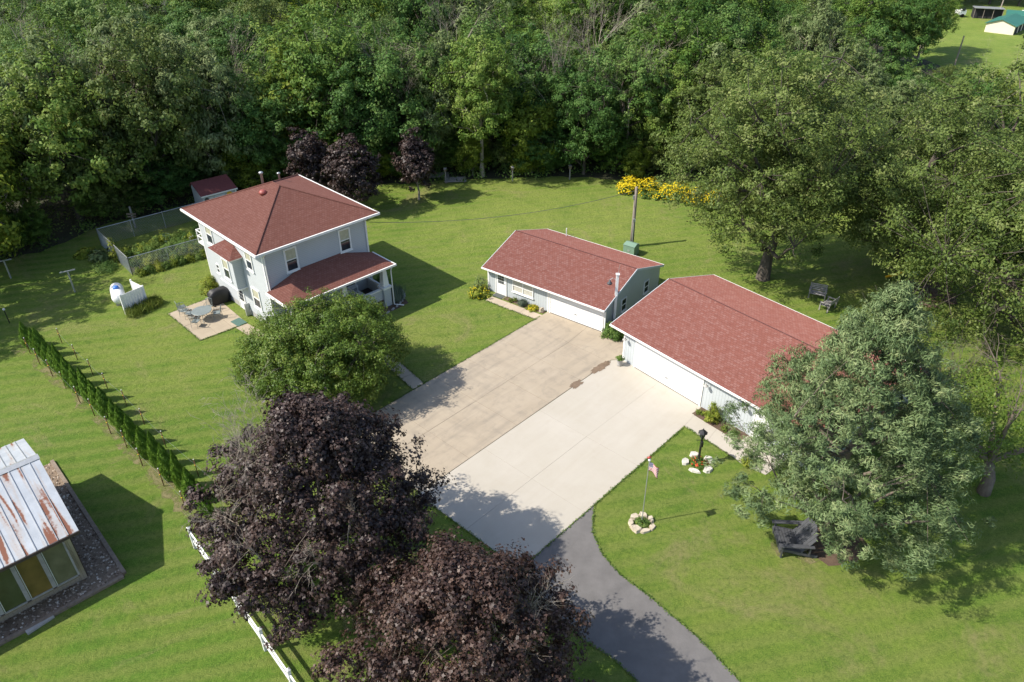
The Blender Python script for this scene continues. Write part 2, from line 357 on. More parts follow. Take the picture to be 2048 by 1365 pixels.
M['leaf_silver'] = mat_leaf('leaf_silver', G_((.070, .110, .034), (.120, .170, .056), (.175, .225, .085), (.26, .30, .14)), 0.28, objvar=.2)
M['leaf_oak'] = mat_leaf('leaf_oak', G_((.044, .078, .014), (.092, .138, .026), (.145, .192, .044), (.225, .255, .085)), 0.3, .55, .25, objvar=.1)
M['leaf_magnolia'] = mat_leaf('leaf_magnolia', G_((.045, .090, .010), (.090, .155, .018), (.140, .205, .030), (.215, .255, .050)), 0.3, .5, .3, objvar=0)
M['leaf_purple'] = mat_leaf('leaf_purple', G_((.016, .010, .009), (.033, .020, .018), (.056, .034, .028), (.098, .066, .054)), .10, .50, .35, (.06, .012, .012), objvar=.1)
M['leaf_purple2'] = mat_leaf('leaf_purple_brown_lit', G_((.021, .011, .009), (.043, .024, .019), (.072, .041, .031), (.125, .080, .060)), .12, .5, .35, (.08, .02, .012), objvar=0)  # browner leaves; the lit crown's lighter tone is put into the colour
M['needle'] = mat_leaf('spruce_needle', G_((.065, .110, .042), (.120, .180, .070), (.180, .240, .098), (.265, .305, .135)), 0.18, .6, .3, objvar=0)
M['arbor'] = mat_leaf('arborvitae', G_((.055, .120, .011), (.100, .200, .019), (.150, .265, .029), (.21, .33, .045)), .2, .6, .3, objvar=.15)
M['leaf_shrub'] = mat_leaf('leaf_shrub', G_((.050, .105, .020), (.090, .165, .032), (.145, .220, .046), (.21, .28, .07)), 0.35, objvar=.2)
M['leaf_lime'] = mat_leaf('leaf_lime', G_((.10, .15, .015), (.18, .23, .025), (.28, .31, .04), (.38, .38, .07)), .3, objvar=.1)
M['flower_yellow'] = mat_leaf('flower_yellow', G_((.50, .36, .004), (.66, .50, .01), (.78, .62, .03)), .2, .7, .2, objvar=0)
M['flower_red'] = mat_leaf('flower_red', G_((.45, .02, .02), (.6, .05, .03), (.7, .12, .04)), .2, .7, .2, objvar=0)
M['grass_blue'] = mat_leaf('grass_blue', G_((.07, .10, .07), (.12, .16, .11), (.17, .21, .15)), .2, .7, .2, objvar=0)
M['grass_long'] = mat_leaf('grass_long', G_((.07, .115, .016), (.13, .175, .026), (.20, .225, .045)), .3, .7, .2, objvar=0)
M['pink'] = plain('flamingo_pink', (.62, .22, .22), .5, .08, 5)

# ------------------------------------------------------------------ foliage
def leaf_mesh(name, pos, nrm, size, mat, rng, aspect=.55, var=None, spine=None, fold=.18, star=False):
    n = len(pos); nrm = nrm / np.maximum(np.linalg.norm(nrm, axis=1, keepdims=True), 1e-6)
    if spine is None: spine = rng.normal(size=(n, 3))
    sp = spine - nrm * (spine * nrm).sum(1, keepdims=True); sp /= np.maximum(np.linalg.norm(sp, axis=1, keepdims=True), 1e-6)
    sd = np.cross(nrm, sp); s = np.asarray(size)[:, None] * np.ones((n, 1))
    V = np.empty((n, 4, 3)); V[:, 0] = pos - sp * s * .5; V[:, 2] = pos + sp * s * .5
    V[:, 1] = pos + sd * s * aspect * .5 + nrm * s * fold * .5 ; V[:, 3] = pos - sd * s * aspect * .5 + nrm * s * fold * .5
    nv = 4
    if star:   # three-lobed leaf
        V = np.stack([pos - sp * s * .5, pos - sp * s * .10 + sd * s * aspect * .62, pos + sp * s * .06 + sd * s * aspect * .20 + nrm * s * .06, pos + sp * s * .5, pos + sp * s * .06 - sd * s * aspect * .20 + nrm * s * .06, pos - sp * s * .10 - sd * s * aspect * .62], 1); nv = 6
    me = bpy.data.meshes.new(name)
    me.vertices.add(nv * n); me.vertices.foreach_set('co', V.reshape(-1).astype(np.float32))
    me.loops.add(nv * n); me.loops.foreach_set('vertex_index', np.arange(nv * n, dtype=np.int32))
    me.polygons.add(n); me.polygons.foreach_set('loop_start', np.arange(0, nv * n, nv, dtype=np.int32))
    a = me.attributes.new('var', 'FLOAT', 'FACE')
    if var is None: var = rng.random(n)
    a.data.foreach_set('value', np.clip(var, 0, 1).astype(np.float32))
    me.materials.append(mat); me.update(); me.validate()
    return me
def unit(rng, n):
    d = rng.normal(size=(n, 3)); return d / np.linalg.norm(d, axis=1, keepdims=True)

def make_tree_meshes(seed, H, R, base, leafmat, barkmat, nclump=170, per=48, leaf=.34, clump=.85, trunk_r=None, flat=1.0, droop=0, inner=.35, twig=.5, shape='round', lean=(0, 0), holes=.25, aspect=.55, uplift=.4, bumps=9, yellow=0, limbs_n=12, rough=1.0, carve=(), star=False, profile=None):
    """broadleaf tree: returns (trunk mesh builder, crown mesh)"""
    rng = np.random.default_rng(seed)
    cz = (H + base) / 2; rz = (H - base) / 2
    # lumpy envelope
    bd = unit(rng, bumps); ba = rng.uniform(-.28, .32, bumps) * rough
    d = unit(rng, nclump * 3); d = d[d[:, 2] > -.92]
    env = 1 + (np.maximum(0, d @ bd.T) ** 5 * ba).sum(1)
    env *= 1 + .10 * rough * rng.normal(size=len(d))
    if shape == 'cone': env *= np.where(d[:, 2] > 0, 1 - .25 * d[:, 2] * np.linalg.norm(d[:, :2], axis=1) * 2, 1)
    if shape == 'dome': env *= np.where(d[:, 2] < 0, 1.08, 1)
    rad = rng.random(len(d)) ** inner
    c = d * (env * rad)[:, None]
    hd = unit(rng, 10); keep = np.ones(len(c), bool)
    for k in range(10):
        if rng.random() < holes * 2: keep &= ~((np.linalg.norm(c - hd[k] * rng.uniform(.6, 1.0), axis=1) < rng.uniform(.16, .30)))
    c = c[keep][:nclump]
    hfac = np.clip((c[:, 2] + 1) / 2, 0, 1)
    C = np.c_[c[:, 0] * R, c[:, 1] * R, cz + c[:, 2] * rz * flat]
    if profile is not None:   # conical trees: crown radius by height, boughs carried outwards
        t_ = rng.random(nclump * 2) ** .8; pr_ = np.interp(t_, *profile); t_ = t_[rng.random(len(t_)) < pr_ / max(profile[1]) + .12][:nclump]; an = rng.uniform(0, 6.283, len(t_))
        lob = 1 + rough * (.13 * np.sin(an * 3 + t_ * 9 + seed) + .10 * np.sin(an * 5 - t_ * 17) + .10 * rng.normal(size=len(t_)))
        rr_ = np.interp(t_, *profile) * lob * rng.random(len(t_)) ** inner
        C = np.c_[np.cos(an) * rr_, np.sin(an) * rr_, base + t_ * (H - base)]; c = np.c_[np.cos(an), np.sin(an), (t_ - .45) * 1.2] * (rr_ / max(profile[1]))[:, None]; hfac = t_
    C[:, 0] += lean[0] * hfac; C[:, 1] += lean[1] * hfac
    if droop: C[:, 2] -= droop * np.linalg.norm(c[:, :2], axis=1) ** 2
    C[:, 2] = np.maximum(C[:, 2], .5)
    if len(carve):
        kp = np.ones(len(C), bool)
        for cx_, cy_, cz_, cr_ in carve: kp &= np.linalg.norm(C - [cx_, cy_, cz_], axis=1) > cr_
        C = C[kp]; c = c[kp]
    n = len(C); cs = clump * rng.uniform(.6, 1.35, n)
    nsub = max(3, per // 26); k_ = per // nsub; per = nsub * k_
    so = unit(rng, n * nsub) * (rng.random((n * nsub, 1)) ** .4) * .80          # sprays inside a bough
    so *= np.array([1, 1, .70])
    lo = unit(rng, n * per) * (rng.random((n * per, 1)) ** .42)                   # leaves inside a spray
    srad = np.repeat(cs, per)[:, None] * (.52 if nsub < 6 else .44) * np.repeat(rng.uniform(.75, 1.25, n * nsub), k_)[:, None]
    soL = np.repeat(so, k_, 0)
    pos = np.repeat(C, per, 0) + soL * np.repeat(cs, per)[:, None] + lo * srad * np.array([1, 1, .7])
    off = lo
    out = np.repeat(c, per, 0)
    nrm = lo * .9 + soL * .6 + out * .40 + np.array([0, 0, uplift]) + rng.normal(size=off.shape) * .38
    if profile is not None and aspect < .3: sp = rng.normal(size=off.shape) * .5 + out * 1.3 + np.array([0, 0, .95])
    elif droop: sp = rng.normal(size=off.shape) * .6 + np.array([0, 0, -1.0])
    else: sp = None
    var = np.repeat(np.clip(rng.normal(.45, .15, n), 0, 1), per) + np.repeat(rng.normal(0, .08, n * nsub), k_) + rng.normal(0, .13, n * per)
    if yellow: var += np.repeat((rng.random(n) < yellow) * .35, per)
    me = leaf_mesh('crown', pos, nrm, leaf * rng.uniform(.6, 1.3, n * per), leafmat, rng, aspect, var, sp, star=star)
    # wood
    tr = trunk_r or H * .016 + .05
    mb = MB(); top = cz + rz * .35
    ks = 7; axis = []
    wob = rng.normal(size=(ks, 2)) * tr * .8; wob[0] = 0
    for i in range(ks):
        z = top * i / (ks - 1); hf = np.clip((z - base) / (H - base), 0, 1)
        axis.append(np.array([wob[i, 0] + lean[0] * hf, wob[i, 1] + lean[1] * hf, z]))
    mb.tube([axis[0] - [0, 0, .15]] + axis, [tr * 1.55] + [tr * (1.25 if i == 0 else 1) * (1 - .75 * i / (ks - 1)) for i in range(ks)], 8)
    far = np.argsort(-np.linalg.norm(c, axis=1)); tgt = far[rng.permutation(min(n, n // 2 + 1))[:limbs_n]]
    limbs = []
    for t in tgt:
        e = C[t] * .90 + np.array([0, 0, cz * .10 * .9]); hz = min(max(base * .75, e[2] - np.linalg.norm(e[:2]) * .75), top * .95); f = hz / top * (ks - 1); i = min(int(f), ks - 2)
        a = axis[i] * (1 - (f - i)) + axis[i + 1] * (f - i)
        m1 = a * .6 + e * .4 + np.array([0, 0, .0]) + rng.normal(size=3) * .06 * R; m2 = a * .25 + e * .75 + rng.normal(size=3) * .05 * R
        L = [a, m1, m2, e]; limbs.append(np.array(L)); mb.tube(L, [tr * .42, tr * .3, tr * .18, tr * .06], 5, False)
    LP = np.array([l[j] for l in limbs for j in (1, 2, 3)])
    for i in range(n):
        if rng.random() > twig: continue
        q = LP[np.argmin(np.linalg.norm(LP - C[i], axis=1))]
        mid = (q + C[i]) / 2 + rng.normal(size=3) * .12; mb.tube([q, mid, C[i] + (C[i] - q) * .15], [tr * .10, tr * .07, tr * .02], 3, False)
    return mb, me
def place(name, meshes, loc, rz, label, cat='tree', group=None, scale=1):
    tm, cm = meshes
    root = empty(name, loc, rz, scale); link('trunk', tm, root); link('crown', cm, root)
    return tag(root, label, cat, group)
def wood_mesh(mb, mat, name='trunk'):
    me = bpy.data.meshes.new(name); me.from_pydata(mb.v, [], mb.f); me.materials.append(mat)
    me.polygons.foreach_set('use_smooth', [True] * len(me.polygons)); me.update(); return me
def tree(name, label, loc, seed, leafmat, barkmat='bark', group=None, cat='tree', rz=0, **kw):
    mb, cm = make_tree_meshes(seed, leafmat=M[leafmat], barkmat=None, **kw)
    return place(name, (wood_mesh(mb, M[barkmat]), cm), loc, rz, label, cat, group)
def bush_mesh(seed, R, H, leafmat, n=60, per=40, leaf=.10, clump=.2, aspect=.55, name='foliage'):
    rng = np.random.default_rng(seed); d = unit(rng, n); d[:, 2] = np.abs(d[:, 2]); r = rng.random(n) ** .4 * (1 + .14 * rng.normal(size=n))
    c = d * r[:, None]; C = c * [R, R, H * .9] + [0, 0, H * .05]
    off = unit(rng, n * per) * rng.random((n * per, 1)) ** .42; pos = np.repeat(C, per, 0) + off * clump * .95; pos[:, 2] = np.maximum(pos[:, 2], .02)
    nrm = off + np.repeat(c, per, 0) * .7 + [0, 0, .4] + rng.normal(size=off.shape) * .4
    var = np.repeat(rng.normal(.45, .17, n), per) + rng.normal(0, .16, n * per)
    return leaf_mesh(name, pos, nrm, leaf * rng.uniform(.6, 1.3, n * per), M[leafmat], rng, aspect, var)
def shrub(name, label, loc, seed, R, H, leafmat, cat='shrub', group=None, stem=True, **kw):
    root = empty(name, loc); link('foliage', bush_mesh(seed, R, H, leafmat, **kw), root)
    if stem:
        rng = np.random.default_rng(seed + 7); mb = MB()
        for k in range(5):
            a = rng.uniform(0, 6.28); mb.tube([(0, 0, -.03), (math.cos(a) * R * .25, math.sin(a) * R * .25, H * .45), (math.cos(a) * R * .5, math.sin(a) * R * .5, H * .8)], [.03, .02, .008], 4, False)
        mb.build('stem', M['bark'], root, uv=False)
    return tag(root, label, cat, group)
def tuft_mesh(seed, n, R, h, mat, w=.05, spread=.6, name='blades'):
    rng = np.random.default_rng(seed); a = rng.uniform(0, 6.283, n); r = R * np.sqrt(rng.random(n)) * .6
    base = np.c_[np.cos(a) * r, np.sin(a) * r, np.zeros(n)]; hh = h * rng.uniform(.6, 1.15, n)
    sp = np.c_[np.cos(a) * spread * rng.random(n), np.sin(a) * spread * rng.random(n), np.ones(n)]; sp /= np.linalg.norm(sp, axis=1, keepdims=True)
    return leaf_mesh(name, base + sp * hh[:, None] / 2, np.c_[np.cos(a), np.sin(a), .3 * np.ones(n)] + rng.normal(size=(n, 3)) * .4, hh, M[mat], rng, w / h, None, sp, .05)
def twig_bundle(rng, mb, p, d, L, r, depth, spread=.45, seg=3, up=.0):
    pts = [np.array(p, float)]; rad = [r]
    d = np.array(d, float)
    for i in range(seg):
        d = d + rng.normal(size=3) * .16 + np.array([0, 0, up]); d /= np.linalg.norm(d); pts.append(pts[-1] + d * L / seg); rad.append(r * (1 - .65 * (i + 1) / seg))
    mb.tube(pts, rad, 4 if r > .02 else 3, False)
    if depth > 0:
        for k in range(rng.integers(3, 6)):
            i = rng.integers(1, seg + 1); nd = d + rng.normal(size=3) * spread
            twig_bundle(rng, mb, pts[i], nd / np.linalg.norm(nd), L * rng.uniform(.45, .75), max(rad[i] * .65, .006), depth - 1, spread, seg, up)
# ------------------------------------------------------------------ ground, woods floor, drive
def sheet(name, poly, z, mat, kind='structure', parent=None, thick=None):
    mb = MB()
    if thick: mb.prism(poly, z - thick, z)
    else: mb.add([(x, y, z) for x, y in poly], [tuple(range(len(poly)))])
    o = mb.build(name, mat, parent, uv=False)
    if parent is None and kind: tag(o, kind=kind)
    return o
def wavy(poly, step, amp, seed):
    rng = random.Random(seed); out = []
    for i in range(len(poly)):
        a, b = poly[i], poly[(i + 1) % len(poly)]; n = max(1, int(math.dist(a, b) / step))
        for k in range(n):
            t = k / n; out.append((a[0] + (b[0] - a[0]) * t + rng.gauss(0, amp), a[1] + (b[1] - a[1]) * t + rng.gauss(0, amp)))
    return out
sheet('ground', [(-900, -300), (900, -300), (900, 1500), (-900, 1500)], 0.0, M['lawn'])
EDGE = [(-120, 36), (-60, 44), (-46, 51), (-41.4, 54.5), (-38.5, 57.4), (-36.6, 61.4), (-30, 66.4), (-26, 68.4), (-12, 71.0), (-4.6, 72.2), (6, 72.7), (13.8, 71.6), (19.4, 71.0), (30, 72), (44, 74), (58, 82), (62, 100)]
floor_poly = wavy(EDGE, 1.0, .25, 3)[:-1]
floor_poly = [p for p in floor_poly if not (p[0] > 62)]
# drop the closing edge that wavy added
cut = max(i for i, p in enumerate(floor_poly) if math.dist(p, EDGE[-1]) < 3)
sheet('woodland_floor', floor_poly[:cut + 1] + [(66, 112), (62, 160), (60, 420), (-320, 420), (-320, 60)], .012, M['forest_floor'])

S0 = np.array([-4.75, 28.08]); E1 = np.array([.685, .729]); E2 = np.array([.729, -.685])
def D(a, b): return tuple(S0 + a * E1 + b * E2)
G1X, G1Y, G1A = -2.161, 49.156, -.656
G2X, G2Y, G2A = 6.272, 40.497, -.889
def loc2(x, y, a):
    c, s = math.cos(a), math.sin(a); return lambda u, v: (x + u * c - v * s, y + u * s + v * c)
G1P = loc2(G1X, G1Y, G1A); G2P = loc2(G2X, G2Y, G2A)
HX, HY, HA = -16.064, 42.473, .777
HP = loc2(HX, HY, HA)
def inset(poly, g):
    c = np.mean(poly, axis=0); out = []
    n = len(poly)
    for i in range(n):
        p0, p1, p2 = np.array(poly[i - 1]), np.array(poly[i]), np.array(poly[(i + 1) % n])
        d1 = p1 - p0; d1 /= np.linalg.norm(d1); d2 = p2 - p1; d2 /= np.linalg.norm(d2)
        n1 = np.array([-d1[1], d1[0]]); n2 = np.array([-d2[1], d2[0]])
        if n1 @ (c - p1) < 0: n1 = -n1
        if n2 @ (c - p1) < 0: n2 = -n2
        q = p1 + (n1 + n2) * g / max(.3, 1 + n1 @ n2); out.append(tuple(q))
    return out
def slabs(name, outline, pieces, mat, gap, z=.03, piece='concrete_slab'):
    base = sheet(name, outline, z - .014, M['joint'])
    rng = random.Random(len(pieces))
    for p in pieces:
        sheet(piece, inset(p, gap), z + rng.uniform(-.004, .004), mat, parent=base, thick=.10)
    return base
# older tan drive, joints cut into panels
r = [0, 3.5, 7.3, 10.1, 13.2, 16.0]; cB = [-6.95, -3.35, 0.0]
pieces = []
for i in range(len(r) - 1):
    for j in range(2): pieces.append([D(r[i], cB[j]), D(r[i + 1], cB[j]), D(r[i + 1], cB[j + 1]), D(r[i], cB[j + 1])])
gA, gM, gB = G1P(5.62, .50), G1P(9.0, .50), G1P(10.45, .50)
pieces.append([D(16.0, -6.95), gA, gM, D(16.0, -3.35)])
pieces.append([D(16.0, -3.35), gM, gB, G2P(.5, 2.2), G2P(.94, .3), D(16.3, .0), D(16.0, 0)])
slabs('older_driveway', [D(0, -6.95), gA, gB, G2P(.5, 2.2), G2P(.94, .3), D(16.3, 0), D(0, 0)], pieces, M['old_conc'], .008)
# newer pale drive with broom-finished panels
nr = [-.2, 4.6, 9.2]; nc = [.03, 3.55, 7.08]; wl = lambda u: G2P(u, .35)
pieces = []
for i in range(2):
    for j in range(2): pieces.append([D(nr[i], nc[j]), D(nr[i + 1], nc[j]), D(nr[i + 1], nc[j + 1]), D(nr[i], nc[j + 1])])
pieces.append([D(9.2, .03), D(16.25, .03), wl(.95), wl(4.1), D(9.2, 3.55)])
pieces.append([D(9.2, 3.55), wl(4.1), wl(7.35), D(13.74, 7.08), D(9.2, 7.08)])
slabs('newer_driveway', [D(-.2, .03), D(16.25, .03), wl(.95), wl(7.35), D(13.74, 7.08), D(-.2, 7.08)], pieces, M['new_conc'], .005, .034)
# asphalt lane
asph = [D(-.2, 7.09), (1.57, 20.91), (2.9, 19.4), (4.1, 18.46), (4.87, 17.49), (6.0, 15.5), (7.2, 12), (7.8, 4), (11.6, 4), (11.2, 11), (10.0, 15.5), (8.92, 17.47), (7.75, 19.38), (6.0, 21.53), (4.83, 22.77), (4.16, 23.93), (3.82, 25.32), D(5.3, 7.09)]
sheet('asphalt_lane', asph, .02, M['asphalt'], thick=.05)
# walks
wA = [(-1.82, 47.89), (1.62, 45.03)]
pieces = []
w0, w1 = np.array((-1.95, 47.75)), np.array((1.72, 44.98)); nrm_ = np.array([.61, .79]) * .78
for k in range(3):
    a, b = w0 + (w1 - w0) * k / 3, w0 + (w1 - w0) * (k + 1) / 3
    pieces.append([tuple(a), tuple(b), tuple(b + nrm_), tuple(a + nrm_)])
slabs('garage_walk', [tuple(w0), tuple(w1), tuple(w1 + nrm_), tuple(w0 + nrm_)], pieces, M['walk_conc'], .01, .028)
walk0, walk1 = w0.copy(), w1.copy()
stp = [G1P(.95, .46), G1P(1.9, .46), G1P(1.9, -.02), G1P(.95, -.02)]
sheet('door_step', stp, .031, M['walk_conc'], thick=.06)
slabs('side_walk', [D(13.72, 7.10), wl(7.37), wl(7.37 - 0), wl(13.2), (13.3, 29.2), (12.35, 30.0)],
      [[D(13.72, 7.10), G2P(7.37, -.62), G2P(9.2, -.62), (10.86, 31.98)], [(10.86, 31.98), G2P(9.2, -.62), G2P(10.7, -.62), (11.78, 30.87)], [(11.78, 30.87), G2P(10.7, -.62), G2P(10.7, .345), G2P(13.2, .345), (13.3, 29.2), (12.3, 30.0)]], M['new_conc'], .006, .03)
sheet('flower_bed', [G2P(7.4, -.60), G2P(10.66, -.60), G2P(10.66, .32), G2P(7.4, .32)], .036, M['mulch'], thick=.05)
sheet('flower_bed.001', [G1P(2.0, -.02), G1P(5.5, .05), G1P(5.5, .46), G1P(2.0, .46)], .036, M['mulch'], thick=.05)
# front walk from the drive to the porch
f0 = np.array((-5.75, 37.2)); f1 = np.array(HP(4.7, -2.6)); dd = (f1 - f0) / np.linalg.norm(f1 - f0); sd = np.array([-dd[1], dd[0]]) * .45
pieces = []
nseg = 6
for k in range(nseg):
    a, b = f0 + (f1 - f0) * k / nseg, f0 + (f1 - f0) * (k + 1) / nseg; pieces.append([tuple(a - sd), tuple(b - sd), tuple(b + sd), tuple(a + sd)])
FW_EDGES = ((tuple(f0 - sd), tuple(f1 - sd)), (tuple(f0 + sd), tuple(f1 + sd)))
slabs('front_walk', [tuple(f0 - sd), tuple(f1 - sd), tuple(f1 + sd), tuple(f0 + sd)], pieces, M['walk_conc'], .012, .024)
# patio
pc = [np.array(q) for q in ((-24.6, 46.14), (-21.05, 42.59), (-18.55, 44.8), (-22.1, 48.7))]
def pl(s, t): return tuple((pc[0] * (1 - s) + pc[1] * s) * (1 - t) + (pc[3] * (1 - s) + pc[2] * s) * t)
pieces = [[pl(a, c), pl(b, c), pl(b, d), pl(a, d)] for a, b in ((0, .5), (.5, 1)) for c, d in ((0, .36), (.36, .7), (.7, 1.0))]
slabs('patio', [pl(0, 0), pl(1, 0), pl(1, 1), pl(0, 1)], pieces, M['patio_conc'], .012, .04, 'patio_slab')
slabs('patio_path', [(-19.15, 44.2), (-17.2, 42.5), (-16.6, 43.2), (-18.5, 44.75)], [[(-19.15, 44.2), (-17.2, 42.5), (-16.6, 43.2), (-18.5, 44.75)]], M['patio_conc'], .01, .036, 'patio_slab')
# worn planting strip under the arborvitae row
strip = [(-33.2, 41.6), (-31.6, 40.4), (-27.4, 36.7), (-22.7, 32.5), (-18.0, 28.0), (-14.9, 25.3), (-14.1, 26.2), (-17.5, 29.4), (-22.3, 34.0), (-27.0, 38.2), (-30.8, 41.6), (-32.6, 43.0)]
sheet('planting_strip', wavy(strip, .5, .10, 5), .006, M['dry_strip'])
# barn gravel surround
BU = np.array([-.732, -.681]); BV = np.array([-.681, .732]); B0 = np.array([-18.86, 22.9])
def BP(u, v): return tuple(B0 + BU * u + BV * v)
gr = [(-24.95, 30.55), (-17.70, 22.90), (-27.0, 14.2), (-34.2, 21.9)]
sheet('gravel_bed', gr, .008, M['gravel'])
# vegetable garden, mulch rings
sheet('garden_soil', wavy([(-32.4, 55.2), (-29.4, 52.3), (-20.5, 59.4), (-23.4, 62.5)], .8, .12, 8), .007, M['garden_soil'])
def blob(c, rx, ry, seed, n=22, rot=0, amp=.09):
    rng = random.Random(seed); out = []
    for i in range(n):
        a = 2 * math.pi * i / n; q = 1 + rng.gauss(0, amp); x, y = math.cos(a) * rx * q, math.sin(a) * ry * q
        out.append((c[0] + x * math.cos(rot) - y * math.sin(rot), c[1] + x * math.sin(rot) + y * math.cos(rot)))
    return out
sheet('worn_earth', blob((13.6, 24.35), 1.5, 1.05, 2), .005, M['dry_strip'])
sheet('worn_earth.001', blob((15.2, 24.6), 1.5, 1.3, 4), .007, M['mulch'])
sheet('worn_earth.002', blob((-6.3, 20.6), 1.3, 1.1, 6), .005, M['dry_strip'])
sheet('play_area', blob((30.5, 48.4), 2.6, 2.2, 9), .009, M['mulch'])
sheet('porch_bed', wavy([HP(5.6, -1.75), HP(6.6, -2.5), HP(9.7, -2.4), HP(10.1, -.9), HP(9.4, 1.2), HP(8.8, 1.2), HP(8.8, -1.7)], .5, .05, 3), .012, M['mulch'])
for i, (a, l, w) in enumerate((((5.62, 39.10), .92, .26), ((3.93, 37.32), .50, .28))):
    sheet('oil_stain' + ('' if not i else '.001'), blob(a, l, w, 40 + i, 34, math.radians(46), .14), .0415, M['puddle'])
# ------------------------------------------------------------------ building helpers (local u, v, z frames)
def face_box(mb, face, plane, a0, a1, d0, d1, z0, z1):
    """box on a wall: a along the wall, d outwards from plane; face says which way is out"""
    if face == '-u': mb.box(plane - d1, plane - d0, a0, a1, z0, z1)
    if face == '+u': mb.box(plane + d0, plane + d1, a0, a1, z0, z1)
    if face == '-v': mb.box(a0, a1, plane - d1, plane - d0, z0, z1)
    if face == '+v': mb.box(a0, a1, plane + d0, plane + d1, z0, z1)
def window(parent, face, plane, a0, a1, z0, z1, fw=.09, upper='blind', lower='glass', mull=1, frame='white', grid=None):
    mb = MB()
    for x0, x1, y0, y1 in ((a0 - fw, a0, z0 - fw, z1 + fw), (a1, a1 + fw, z0 - fw, z1 + fw), (a0, a1, z1, z1 + fw), (a0, a1, z0 - fw, z0)): face_box(mb, face, plane, x0, x1, 0, .07, y0, y1)
    face_box(mb, face, plane, a0 - fw - .04, a1 + fw + .04, .0, .12, z0 - fw - .05, z0 - fw - .004)
    w = mb.build('window', M[frame], parent)
    n = mull
    for k in range(n):
        b0 = a0 + (a1 - a0) * k / n + (.04 if k else 0); b1 = a0 + (a1 - a0) * (k + 1) / n - (.04 if k < n - 1 else 0)
        zm = (z0 + z1) / 2
        p = MB(); face_box(p, face, plane, b0, b1, .004, .030, zm, z1); p.build('pane', M[upper], w)
        p = MB(); face_box(p, face, plane, b0, b1, .003, .024, z0, zm - .002); p.build('pane', M[lower], w)
        s = MB(); face_box(s, face, plane, b0, b1, .032, .055, zm - .03, zm + .03); s.build('sash_rail', M[frame], w)
        if k:
            s = MB(); face_box(s, face, plane, b0 - .08, b0, .002, .065, z0, z1); s.build('mullion', M[frame], w)
    return w
def panel_door(parent, face, plane, a0, a1, z0, z1, mat='white', lite=None, name='door'):
    mb = MB()
    for x0, x1, y0, y1 in ((a0 - .07, a0, z0, z1 + .07), (a1, a1 + .07, z0, z1 + .07), (a0, a1, z1, z1 + .07)): face_box(mb, face, plane, x0, x1, 0, .06, y0, y1)
    face_box(mb, face, plane, a0, a1, .001, .028, z0, z1)
    d = mb.build(name, M[mat], parent)
    h = MB(); face_box(h, face, plane, a1 - .12, a1 - .07, .028, .09, z0 + .95, z0 + 1.0); h.build('handle', M['galv'], d)
    if lite:
        la0, la1, lz0, lz1, nx, nz = lite
        for i in range(nx):
            for j in range(nz):
                p = MB(); w = (la1 - la0) / nx; hh = (lz1 - lz0) / nz
                face_box(p, face, plane, la0 + i * w + .015, la0 + (i + 1) * w - .015, .029, .036, lz0 + j * hh + .015, lz0 + (j + 1) * hh - .015); p.build('pane', M['glass'], d)
    else:
        for z_0, z_1 in ((.15, .85), (1.0, 1.75)):
            p = MB(); face_box(p, face, plane, a0 + .12, a1 - .12, .029, .04, z0 + z_0, z0 + min(z_1, z1 - z0 - .12)); p.build('panel', M[mat], d)
    return d
def garage_door(parent, plane, a0, a1, z1, ns=4):
    mb = MB()
    for x0, x1, y0, y1 in ((a0 - .10, a0, 0, z1 + .08), (a1, a1 + .10, 0, z1 + .08), (a0, a1, z1, z1 + .08)): face_box(mb, '-v', plane, x0, x1, 0, .06, y0, y1)
    face_box(mb, '-v', plane, a0, a1, .001, .008, 0.03, z1)
    d = mb.build('garage_door', M['fascia'], parent)
    p = MB(); face_box(p, '-v', plane, a0 + .01, a1 - .01, .010, .05, .037, .062); p.build('door_seal', M['dark_wood'], d)
    p = MB(); face_box(p, '-v', plane, (a0 + a1) / 2 - .09, (a0 + a1) / 2 + .09, .041, .065, .62, .66); p.build('door_handle', M['dark_wood'], d)
    for k in range(ns):
        p = MB(); h = (z1 - .07) / ns; face_box(p, '-v', plane, a0 + .01, a1 - .01, .010, .04, .065 + k * h + .014, .065 + (k + 1) * h - .014); p.build('door_section', M['white'], d)
    return d
def barn_light(parent, a, plane, z):
    mb = MB(); mb.tube([(a, plane - .01, z), (a, plane - .16, z + .06), (a, plane - .28, z), (a, plane - .30, z - .06)], .016, 5)
    mb.lathe([(.03, z - .05), (.05, z - .09), (.14, z - .16), (.15, z - .18)], (a, plane - .30), 10)
    return mb.build('wall_lamp', M['found'], parent)

# ------------------------------------------------------------------ house
house = empty('house', (HX, HY, 0), HA)
tag(house, 'two-storey pale grey house with red hipped roof and front porch', 'house')
a_, b_, o_, he = 9.42, 10.52, .66, 6.42
u0, u1, v0, v1 = o_, a_ - o_, o_, b_ - o_
mb = MB(); mb.box(u0, u1, v0, v1, .45, he - .12); mb.build('wall', M['siding'], house)
mb = MB(); mb.box(u0 + .03, u1 - .03, v0 + .03, v1 - .03, -.1, .45); mb.build('foundation', M['found'], house)
for cu, cv in ((u0, v0), (u1, v0), (u0, v1)):
    mb = MB(); s = .012; mb.box(cu - (s if cu == u0 else .11), cu + (.11 if cu == u0 else s), cv - (s if cv == v0 else .11), cv + (.11 if cv == v0 else s), .46, he - .13); mb.build('corner_board', M['white'], house)
mb = MB(); mb.box(.05, a_ - .05, .05, b_ - .05, he - .118, he - .06); mb.build('soffit', M['fascia'], house)
hr, rv0, rv1, rc = 8.46, 4.55, 5.55, a_ / 2
e = [(0, 0, he), (a_, 0, he), (a_, b_, he), (0, b_, he)]; R0, R1 = (rc, rv0, hr), (rc, rv1, hr)
mb = MB()
for pts in ([e[0], e[1], R0], [e[1], e[2], R1, R0], [e[2], e[3], R1], [e[3], e[0], R0, R1]): mb.add(pts, [tuple(range(len(pts)))])
